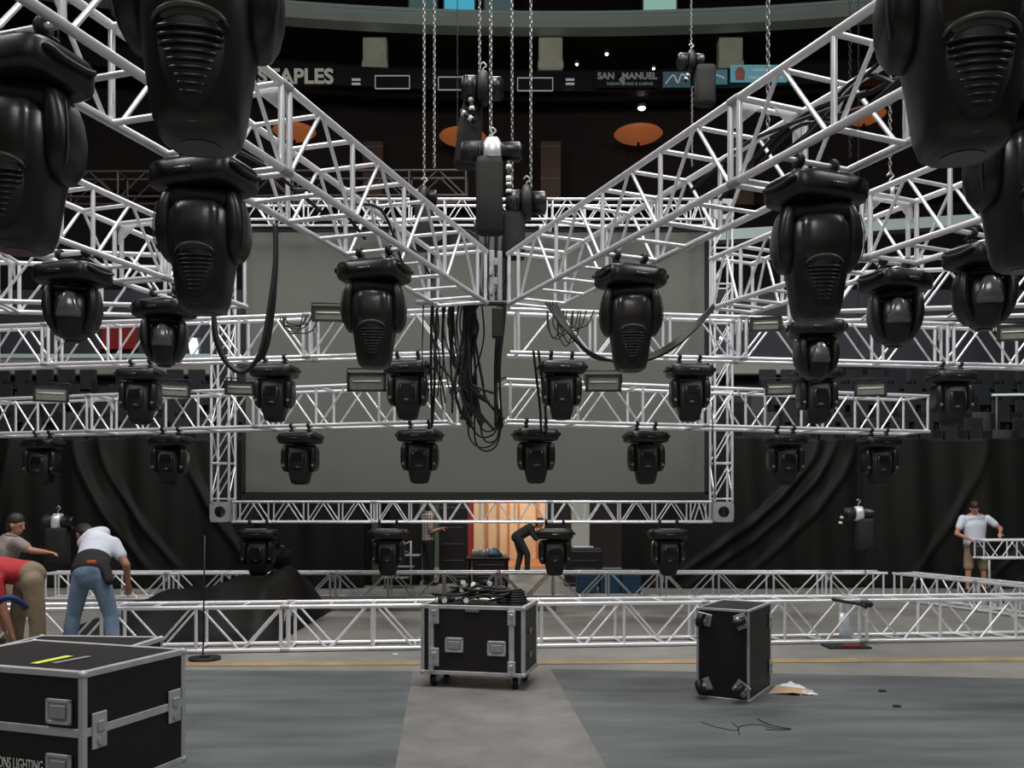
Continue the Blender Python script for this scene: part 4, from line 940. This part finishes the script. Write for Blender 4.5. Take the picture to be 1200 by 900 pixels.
# backstage gear under the screen
def gear(px, Y, w_, d, h, name, m, label, cat, z=0):
    X = (px-600)*Y/F; t = empty(name, (X, Y, z), label, cat)
    MB().box((0, 0, h/2), (w_, d, h), .015).build('body', m, t)
    for sy in (-1, 1): MB().box((0, -d/2-.004, h*(.5+.42*sy)), (w_*.98, .012, .03), .002).build('edge_strip', M['lip'], t)
    for k_ in range(3): MB().box((0, -d/2-.004, h*(.28+.2*k_)), (w_*.7, .012, .015), .002).build('slot', M['lip'], t)
    return t
gear(575, 18.9, .75, .6, .62, 'equipment_rack', M['laminate'], 'black equipment case in front of the lit doorway', 'case')
gear(532, 19.3, .6, .6, 1.75, 'equipment_rack', M['laminate'], 'tall black equipment rack right of the man in plaid', 'case')
gear(479, 19.9, .62, .6, 1.6, 'equipment_rack', M['laminate'], 'tall black equipment rack left of the man in plaid', 'case')
t = gear(683, 18.6, .75, .6, .78, 'equipment_rack', M['laminate'], 'black case with pale papers on top below the grey pillar', 'case'); MB().box((0, 0, .8), (.42, .3, .03), .005).build('papers', M['film'], t)
for px, lab in ((687, 'blue plastic crate behind the rear floor truss, left one'), (714, 'blue plastic crate behind the rear floor truss, middle one'), (738, 'blue plastic crate behind the rear floor truss, right one')):
    o = empty('plastic_crate', V((px-600)*17.2/F, 17.2, 0), lab, 'crate', 'blue crates'); MB().box((0, 0, .2), (.38, .4, .4), .02).build('body', M['blue'], o); MB().box((0, 0, .41), (.41, .43, .03), .008).build('rim', M['blue'], o)
    for k_ in range(3): MB().box((0, -.203, .1+.09*k_), (.3, .01, .02)).build('rib', M['blue'], o)
t = empty('step_frame', V((465-600)*18/F, 18, 0), 'small silver step frame left of the man in plaid', 'step')
for k_ in range(3): MB().box((.18*k_*.6, 0, .22+.22*k_), (.5, .35, .03), .004).build('step', M['alu_dull'], t)
for sx in (-.22, .3): MB().cyl((sx, -.15, 0), (sx, -.15, .95), .018).build('post', M['alu_dull'], t)
MB().tube([(-.22, -.15, .7), (.3, -.15, .95)], .012).tube([(-.22, -.15, .95), (.3, -.15, .7)], .012).build('brace', M['alu_dull'], t)
rg = empty('lamp_trolley', V((572-600)*17.6/F, 17.6, 0), 'trolley with a clutter of small silver lamps and blue cloth before the lit doorway', 'trolley')
MB().box((0, 0, .62), (.85, .5, .06), .01).build('tray', M['plastic2'], rg)
for sx in (-.36, .36): MB().box((sx, 0, .3), (.05, .45, .6), .005).build('leg', M['plastic2'], rg)
for k_ in range(6): MB().loft([(-.3+k_*.07, -.1, .65, .03, .03), (-.3+k_*.07, -.1, .74, .035, .035), (-.28+k_*.07, -.1, .8+.02*(k_ % 3), .02, .02)], 10).build('lamp', M['alu_case'] if k_ % 2 else M['steel'], rg)
MB().loft([(.12, 0, .65, .16, .15), (.12, 0, .72, .15, .14), (.10, 0, .80, .09, .08), (.1, 0, .83, .03, .03)], 16).build('cloth', M['blue'], rg)
for px, py, Y in ((408, 634, 18.0),):
    hoist(P(px, py, Y), 'dark hoist hanging by the green wall under the screen', .4, .15, bag=(0, .3, .5, .12), plugs=((0, -.6, .05, -.14),))

# ------------------------------------------------------------ people
def capsule(mb, p, q, r0, r1, n=12, sy=1.0):
    p = Vector(p); q = Vector(q); d = q-p; L = d.length
    if L < 1e-4: d = V(0, 0, 1); L = 1e-4
    pts = []
    secs = []
    for i in range(4): a = -PI/2+PI/2*i/4; secs.append((math.sin(a)*r0, max(.002, math.cos(a)*r0)))
    secs.append((0, r0)); secs.append((L, r1))
    for i in range(1, 5): a = PI/2*i/4; secs.append((L+math.sin(a)*r1, max(.002, math.cos(a)*r1)))
    mt = Matrix.Translation(p) @ d.to_track_quat('Z', 'Y').to_matrix().to_4x4()
    mb.loft([(0, 0, z, r, r, 2) for z, r in secs], n, 2, True, mt)
def ell(mb, c, up, side, h, wx, wy):
    """ellipsoid: axis up (half h), side (half wx), third (half wy)"""
    up = Vector(up).normalized(); side = Vector(side); side = (side-up*side.dot(up)).normalized(); th = up.cross(side)
    mt = Matrix((side, th, up)).transposed().to_4x4(); mt = Matrix.Translation(c) @ mt
    mb.sphere((0, 0, 0), 1, 18, 12, (1, 1, 1), mt @ Matrix.Diagonal((wx, wy, h, 1)))
def remesh(mb, name, m, parent, vox=.014, it=3, fac=.5):
    o = mb.build('tmp', m); r = o.modifiers.new('r', 'REMESH'); r.mode = 'VOXEL'; r.voxel_size = vox; r.use_smooth_shade = True
    s_ = o.modifiers.new('s', 'SMOOTH'); s_.iterations = it; s_.factor = fac
    dg = bpy.context.evaluated_depsgraph_get(); me = bpy.data.meshes.new_from_object(o.evaluated_get(dg))
    bpy.data.objects.remove(o); me.name = name; me.materials.clear(); me.materials.append(m)
    n = bpy.data.objects.new(name, me); COL.objects.link(n); n.parent = parent
    return n
def hand(mb, w_, d, palm_n, s=1.0, curl=.6, side=1):
    """palm and five fingers from wrist w_, pointing along d; palm_n = palm normal"""
    d = Vector(d).normalized(); palm_n = Vector(palm_n); palm_n = (palm_n-d*palm_n.dot(d)).normalized(); lat = d.cross(palm_n)*side
    pc = w_+d*.045*s
    ell(mb, pc, d, lat, .055*s, .042*s, .018*s)
    for k, (off, ln) in enumerate(((-.030, .066), (-.010, .075), (.010, .071), (.029, .056))):
        a = w_+d*.085*s+lat*off*s; b = a+(d*math.cos(curl*.5)+palm_n*math.sin(curl*.5))*ln*.5*s; c = b+(d*math.cos(curl*1.5)+palm_n*math.sin(curl*1.5))*ln*.5*s
        capsule(mb, a, b, .0088*s, .0083*s, 8); capsule(mb, b, c, .0083*s, .0068*s, 8)
    a = w_+d*.03*s-lat*.036*s; b = a+(d*.6-lat*.6+palm_n*.3).normalized()*.035*s; c = b+(d*.9-lat*.1+palm_n*.4).normalized()*.03*s
    capsule(mb, a, b, .012*s, .010*s, 8); capsule(mb, b, c, .010*s, .008*s, 8)
def person(label, J, top, bottom, face, look_up=V(0, 0, 1), shorts=False, sleeve=.55, hair=True, extra=None, wide=1.0):
    g0 = J['pelvis'].copy(); g0.z = 0
    root = empty('person', g0, label, 'person', None)
    J = {k_: (Vector(v) if k_ in ('toe', 'palm') else Vector(v)-g0) for k_, v in J.items()}
    pel, ch, nk, hd_ = J['pelvis'], J['chest'], J['neck'], J['head']
    sl, sr = J['ls'], J['rs']; side = (sr-sl).normalized(); hl, hr = J['lh'], J['rh']; hs = (hr-hl).normalized()
    W_ = wide
    b = MB()
    fdir = Vector(face).normalized(); hup = (hd_-nk).normalized()*.4+Vector(look_up)*.6; hup.normalize()
    fdir = (fdir-hup*fdir.dot(hup)).normalized(); hside = hup.cross(fdir)
    # torso
    sp = (ch-pel).normalized()
    for f, hx, hy, hh in ((0, .145, .10, .10), (.3, .15, .11, .12), (.65, .16, .115, .14), (1.0, .175, .12, .15)):
        ell(b, pel.lerp(ch, f), sp, hs.lerp(side, f), hh, hx*W_, hy*W_)
    ell(b, nk-(nk-ch).normalized()*.05, (nk-ch), side, .09, .16*W_, .09)
    capsule(b, nk-(hd_-nk)*.3, hd_-(hd_-nk)*.25, .058, .052)
    # head with jaw, nose, ears
    ell(b, hd_+hup*.025, hup, hside, .118, .078, .096)
    ell(b, hd_-hup*.045+fdir*.02, hup, hside, .075, .058, .07)
    capsule(b, hd_+fdir*.088+hup*.012, hd_+fdir*.108-hup*.022, .009, .014, 8)
    capsule(b, hd_+fdir*.08-hup*.058-hside*.018, hd_+fdir*.08-hup*.058+hside*.018, .009, .009, 8)
    for s_ in (-1, 1):
        ell(b, hd_+hside*.08*s_-fdir*.005, hup, fdir, .032, .02, .012)
        capsule(b, hd_+fdir*.078+hup*.03+hside*.015*s_, hd_+fdir*.074+hup*.03+hside*.048*s_, .010, .009, 8)
    # limbs
    for s_, e, w_ in (('ls', 'le', 'lw'), ('rs', 're', 'rw')):
        capsule(b, J[s_], J[e], .054, .042); capsule(b, J[e], J[w_], .042, .028)
        dd = (J[w_]-J[e]).normalized(); hand(b, J[w_], dd, J.get('palm', V(0, 0, -1)), 1.0, .6, 1 if s_ == 'ls' else -1)
    for h, k_, a in (('lh', 'lk', 'la'), ('rh', 'rk', 'ra')):
        capsule(b, J[h], J[k_], .088, .058); capsule(b, J[k_], J[a], .058, .038); capsule(b, J[k_].lerp(J[a], .18), J[k_].lerp(J[a], .45), .056, .05)
        capsule(b, J[a]+V(0, 0, -.02), J[a]+V(0, 0, -.03)+J.get('toe', V(0, .14, 0)), .036, .03)
    body = remesh(b, 'body', M['skin'], root, .0105, 2, .45)
    # face
    for s_ in (-1, 1): MB().sphere(hd_+fdir*.083+hup*.013+hside*.031*s_, .011, 10, 8).build('eye', M['eye'], body)
    if hair:
        h = MB(); ell(h, hd_+hup*.062-fdir*.012, hup, hside, .098, .089, .104); ell(h, hd_+hup*.0-fdir*.045, hup, hside, .10, .086, .075)
        remesh(h, 'hair', M['hair'], root, .012, 1)
    # shirt
    c = MB()
    for f, hx, hy, hh in ((.02, .180, .136, .13), (.15, .178, .134, .13), (.3, .172, .132, .15), (.48, .174, .132, .15), (.65, .180, .133, .16), (.82, .186, .135, .16), (1.0, .192, .137, .16)):
        ell(c, pel.lerp(ch, f), sp, hs.lerp(side, f), hh, hx*W_, hy*W_)
    ell(c, nk-(nk-ch).normalized()*.06, (nk-ch), side, .088, .175*W_, .105)
    for s_, e in (('ls', 'le'), ('rs', 're')):
        q = J[s_].lerp(J[e], sleeve); capsule(c, J[s_].lerp(ch, .35), J[s_], .085, .078); capsule(c, J[s_], q, .078, .068)
        if sleeve >= 1: w2 = 'lw' if s_ == 'ls' else 'rw'; capsule(c, J[e], J[e].lerp(J[w2], .85), .062, .045)
    capsule(c, ch.lerp(nk, .2), ch.lerp(nk, .86), .135, .092); remesh(c, 'shirt', top, root, .015, 8)
    MB().tube([nk+(side*math.cos(a)*.078+(side.cross((nk-ch).normalized()))*math.sin(a)*.08)+(nk-ch).normalized()*.012 for a in [2*PI*i/16 for i in range(16)]], .012, 6, True).build('collar', top, root)
    # trousers
    t = MB(); ell(t, pel.lerp(ch, .0), sp, hs, .15, .176*W_, .134); ell(t, (hl+hr)/2+V(0, 0, -.0), V(0, 0, 1), hs, .13, .178*W_, .135)
    for h, k_, a in (('lh', 'lk', 'la'), ('rh', 'rk', 'ra')):
        if shorts: capsule(t, J[h], J[h].lerp(J[k_], .98), .105, .09)
        else: capsule(t, J[h], J[k_], .104, .078); capsule(t, J[k_], J[k_].lerp(J[a], .93), .078, .068)
    remesh(t, 'shorts' if shorts else 'trousers', bottom, root, .015, 3)
    for a in ('la', 'ra'):
        toe = J.get('toe', V(0, .14, 0)); s_ = MB(); capsule(s_, J[a]+V(0, 0, -.045)-toe*.25, J[a]+V(0, 0, -.045)+toe, .048, .042)
        s_.box((*(J[a]+toe*.4)[:2], max(.012, J[a].z-.085)), (.1, .1, .02), .004)
        s_.build('shoe', M['leather'], root)
    if extra: extra(root, J)
    return root
def G(px, Y, z): return V((px-600)*Y/F, Y, z)
# man in jeans
Y = 9.35
def ex_jeans(root, J):
    w2 = MB(); sp = (J['chest']-J['pelvis']).normalized()
    for f, a in ((-.02, .188), (.15, .19), (.32, .19), (.42, .185)): ell(w2, J['pelvis'].lerp(J['chest'], f), sp, J['rh']-J['lh'], .10, a, .145)
    capsule(w2, J['pelvis'].lerp(J['chest'], .3)+V(.14, -.06, .0), J['pelvis']+V(.24, -.08, -.10), .07, .05)
    remesh(w2, 'waist_jacket', M['black_sh'], root, .016, 3)
    MB().box(J['pelvis']+V(.09, -.15, .1), (.09, .03, .03), .005).build('belt_patch', M['orange_b'], root)
person('man in white T-shirt and light blue jeans bending over with his back to the viewer', dict(
    pelvis=G(105, Y, 1.0), chest=P(114, 640, Y+.28), neck=P(110, 626, Y+.46), head=P(100, 627, Y+.63), ls=P(99, 636, Y+.42), rs=P(133, 637, Y+.30),
    le=P(112, 660, Y+.5), lw=P(96, 680, Y+.62), re=P(148, 662, Y+.25), rw=P(150, 685, Y+.45), lh=G(96, Y, .93), rh=G(117, Y, .93), lk=G(86, Y+.05, .52), rk=G(130, Y+.05, .52), la=G(78, Y, .1), ra=G(134, Y, .1)),
    M['white_sh'], M['jeans'], V(-.6, .6, -.6), look_up=V(-.3, .4, .5), extra=ex_jeans)
# man in red, bent over
Y = 8.9
person('man in red shirt and khaki trousers bent double at the left edge', dict(
    pelvis=G(34, Y, 1.0), chest=P(2, 668, Y+.05), neck=P(-22, 678, Y+.05), head=P(-36, 694, Y), ls=P(-8, 672, Y+.2), rs=P(-6, 680, Y-.15),
    le=P(-4, 712, Y+.25), lw=P(6, 738, Y+.3), re=P(4, 715, Y-.12), rw=P(14, 742, Y-.1), lh=G(30, Y+.1, .93), rh=G(38, Y-.1, .93), lk=G(20, Y+.15, .52), rk=G(44, Y-.1, .52), la=G(16, Y+.2, .1), ra=G(44, Y-.1, .1), toe=V(-.13, .03, 0)),
    M['red_sh'], M['khaki'], V(-.5, 0, -.8), look_up=V(-.8, 0, .2))
# man in beige reaching out
Y = 10.9
person('man in beige T-shirt at the left edge reaching out his arm to the right', dict(
    pelvis=G(2, Y, .92), chest=P(8, 645, Y), neck=P(14, 629, Y), head=P(19, 616, Y), ls=P(-2, 636, Y+.12), rs=P(21, 636, Y-.14),
    le=P(10, 658, Y+.2), lw=P(28, 664, Y+.15), re=P(36, 645, Y-.15), rw=P(54, 647, Y-.15), lh=G(-4, Y+.08, .86), rh=G(8, Y-.08, .86), lk=G(4, Y+.1, .48), rk=G(16, Y-.1, .48), la=G(-6, Y+.1, .1), ra=G(2, Y-.1, .1), toe=V(.13, .0, 0)),
    M['beige_sh'], M['khaki'], V(1, -.1, -.2), sleeve=.6)
# man in white polo and shorts
Y = 16.95
def ex_polo(root, J):
    MB().loft([(-.02, -.17, .70, .09, .05), (-.02, -.18, .76, .14, .07), (-.02, -.18, .92, .15, .07), (-.02, -.17, .98, .13, .05)], 16, 3).build('tool_pouch', M['black_sh'], root)
    MB().box((-.04, -.255, .9), (.14, .015, .02), .004).build('pouch_strap', M['knob'], root)
    MB().tube([(.178*math.cos(a), .14*math.sin(a), 1.0) for a in [2*PI*i/24 for i in range(24)]], .018, 6, True).build('belt', M['leather'], root)
person('man in white polo shirt and khaki shorts working by the short truss at the right', dict(
    pelvis=G(1142, Y, .95), chest=G(1142, Y, 1.28), neck=G(1142, Y-.03, 1.49), head=G(1142, Y-.09, 1.60), ls=G(1128, Y, 1.41), rs=G(1157, Y, 1.41),
    le=G(1121, Y-.06, 1.13), lw=G(1135, Y-.2, 1.04), re=G(1173, Y-.08, 1.22), rw=G(1172, Y-.3, 1.14), lh=G(1137, Y, .9), rh=G(1147, Y, .9), lk=G(1135, Y-.02, .5), rk=G(1152, Y-.02, .5), la=G(1134, Y, .1), ra=G(1154, Y, .1), toe=V(0, -.13, 0)),
    M['white_sh'], M['khaki'], V(0, -1, -.55), look_up=V(0, -.5, .9), shorts=True, extra=ex_polo, wide=1.15)
Y = 18.6
person('man in grey plaid shirt and dark trousers standing under the screen', dict(
    pelvis=G(502, Y, .95), chest=G(502, Y, 1.27), neck=G(503, Y, 1.5), head=G(505, Y, 1.62), ls=G(497, Y+.14, 1.41), rs=G(505, Y-.16, 1.41),
    le=G(503, Y+.15, 1.12), lw=G(514, Y+.1, 1.15), re=G(505, Y-.2, 1.12), rw=G(516, Y-.18, 1.18), lh=G(500, Y+.08, .9), rh=G(504, Y-.08, .9), lk=G(500, Y+.08, .5), rk=G(505, Y-.08, .5), la=G(500, Y+.08, .1), ra=G(505, Y-.08, .1), toe=V(.13, 0, 0)),
    M['plaid'], M['black_sh'], V(1, .1, -.2), sleeve=.8)
Y = 21.5
person('man in dark clothes bending forward against the lit doorway', dict(
    pelvis=G(606, Y, .9), chest=P(617, 622, Y), neck=P(625, 615, Y), head=P(632, 614, Y), ls=P(620, 618, Y+.14), rs=P(620, 620, Y-.14),
    le=P(630, 630, Y+.1), lw=P(640, 625, Y), re=P(629, 632, Y-.15), rw=P(640, 628, Y-.1), lh=G(606, Y+.08, .86), rh=G(608, Y-.08, .86), lk=G(610, Y+.08, .48), rk=G(618, Y-.08, .48), la=G(606, Y+.08, .1), ra=G(618, Y-.08, .1), toe=V(.13, 0, 0)),
    M['black_sh'], M['black_sh'], V(1, 0, -.5), sleeve=.9)
Y = 14.9
person('man in black crouching over the rear floor truss at the left, hands in front', dict(
    pelvis=P(334, 676, Y), chest=P(330, 655, Y-.1), neck=P(325, 643, Y-.15), head=P(320, 636, Y-.2), ls=P(338, 650, Y), rs=P(322, 652, Y-.25),
    le=P(326, 672, Y-.2), lw=P(308, 675, Y-.35), re=P(312, 668, Y-.4), rw=P(301, 677, Y-.45), lh=P(337, 680, Y), rh=P(331, 680, Y-.1), lk=P(328, 676, Y-.35), rk=P(322, 672, Y-.35), la=G(338, Y-.05, .1), ra=G(330, Y-.15, .1), toe=V(-.12, -.03, 0)),
    M['black_sh'], M['black_sh'], V(-.8, -.5, -.6), sleeve=.9)
o = MB().tube(smooth_path([P(-4, 706, 8.3), P(10, 700, 8.3), P(24, 706, 8.4), P(30, 712, 8.5)], 4), .03, 8).build('cable_wrap', M['bluetape']); tag(o, 'blue wrapped roll at the left edge in front of the khaki trousers', 'roll')
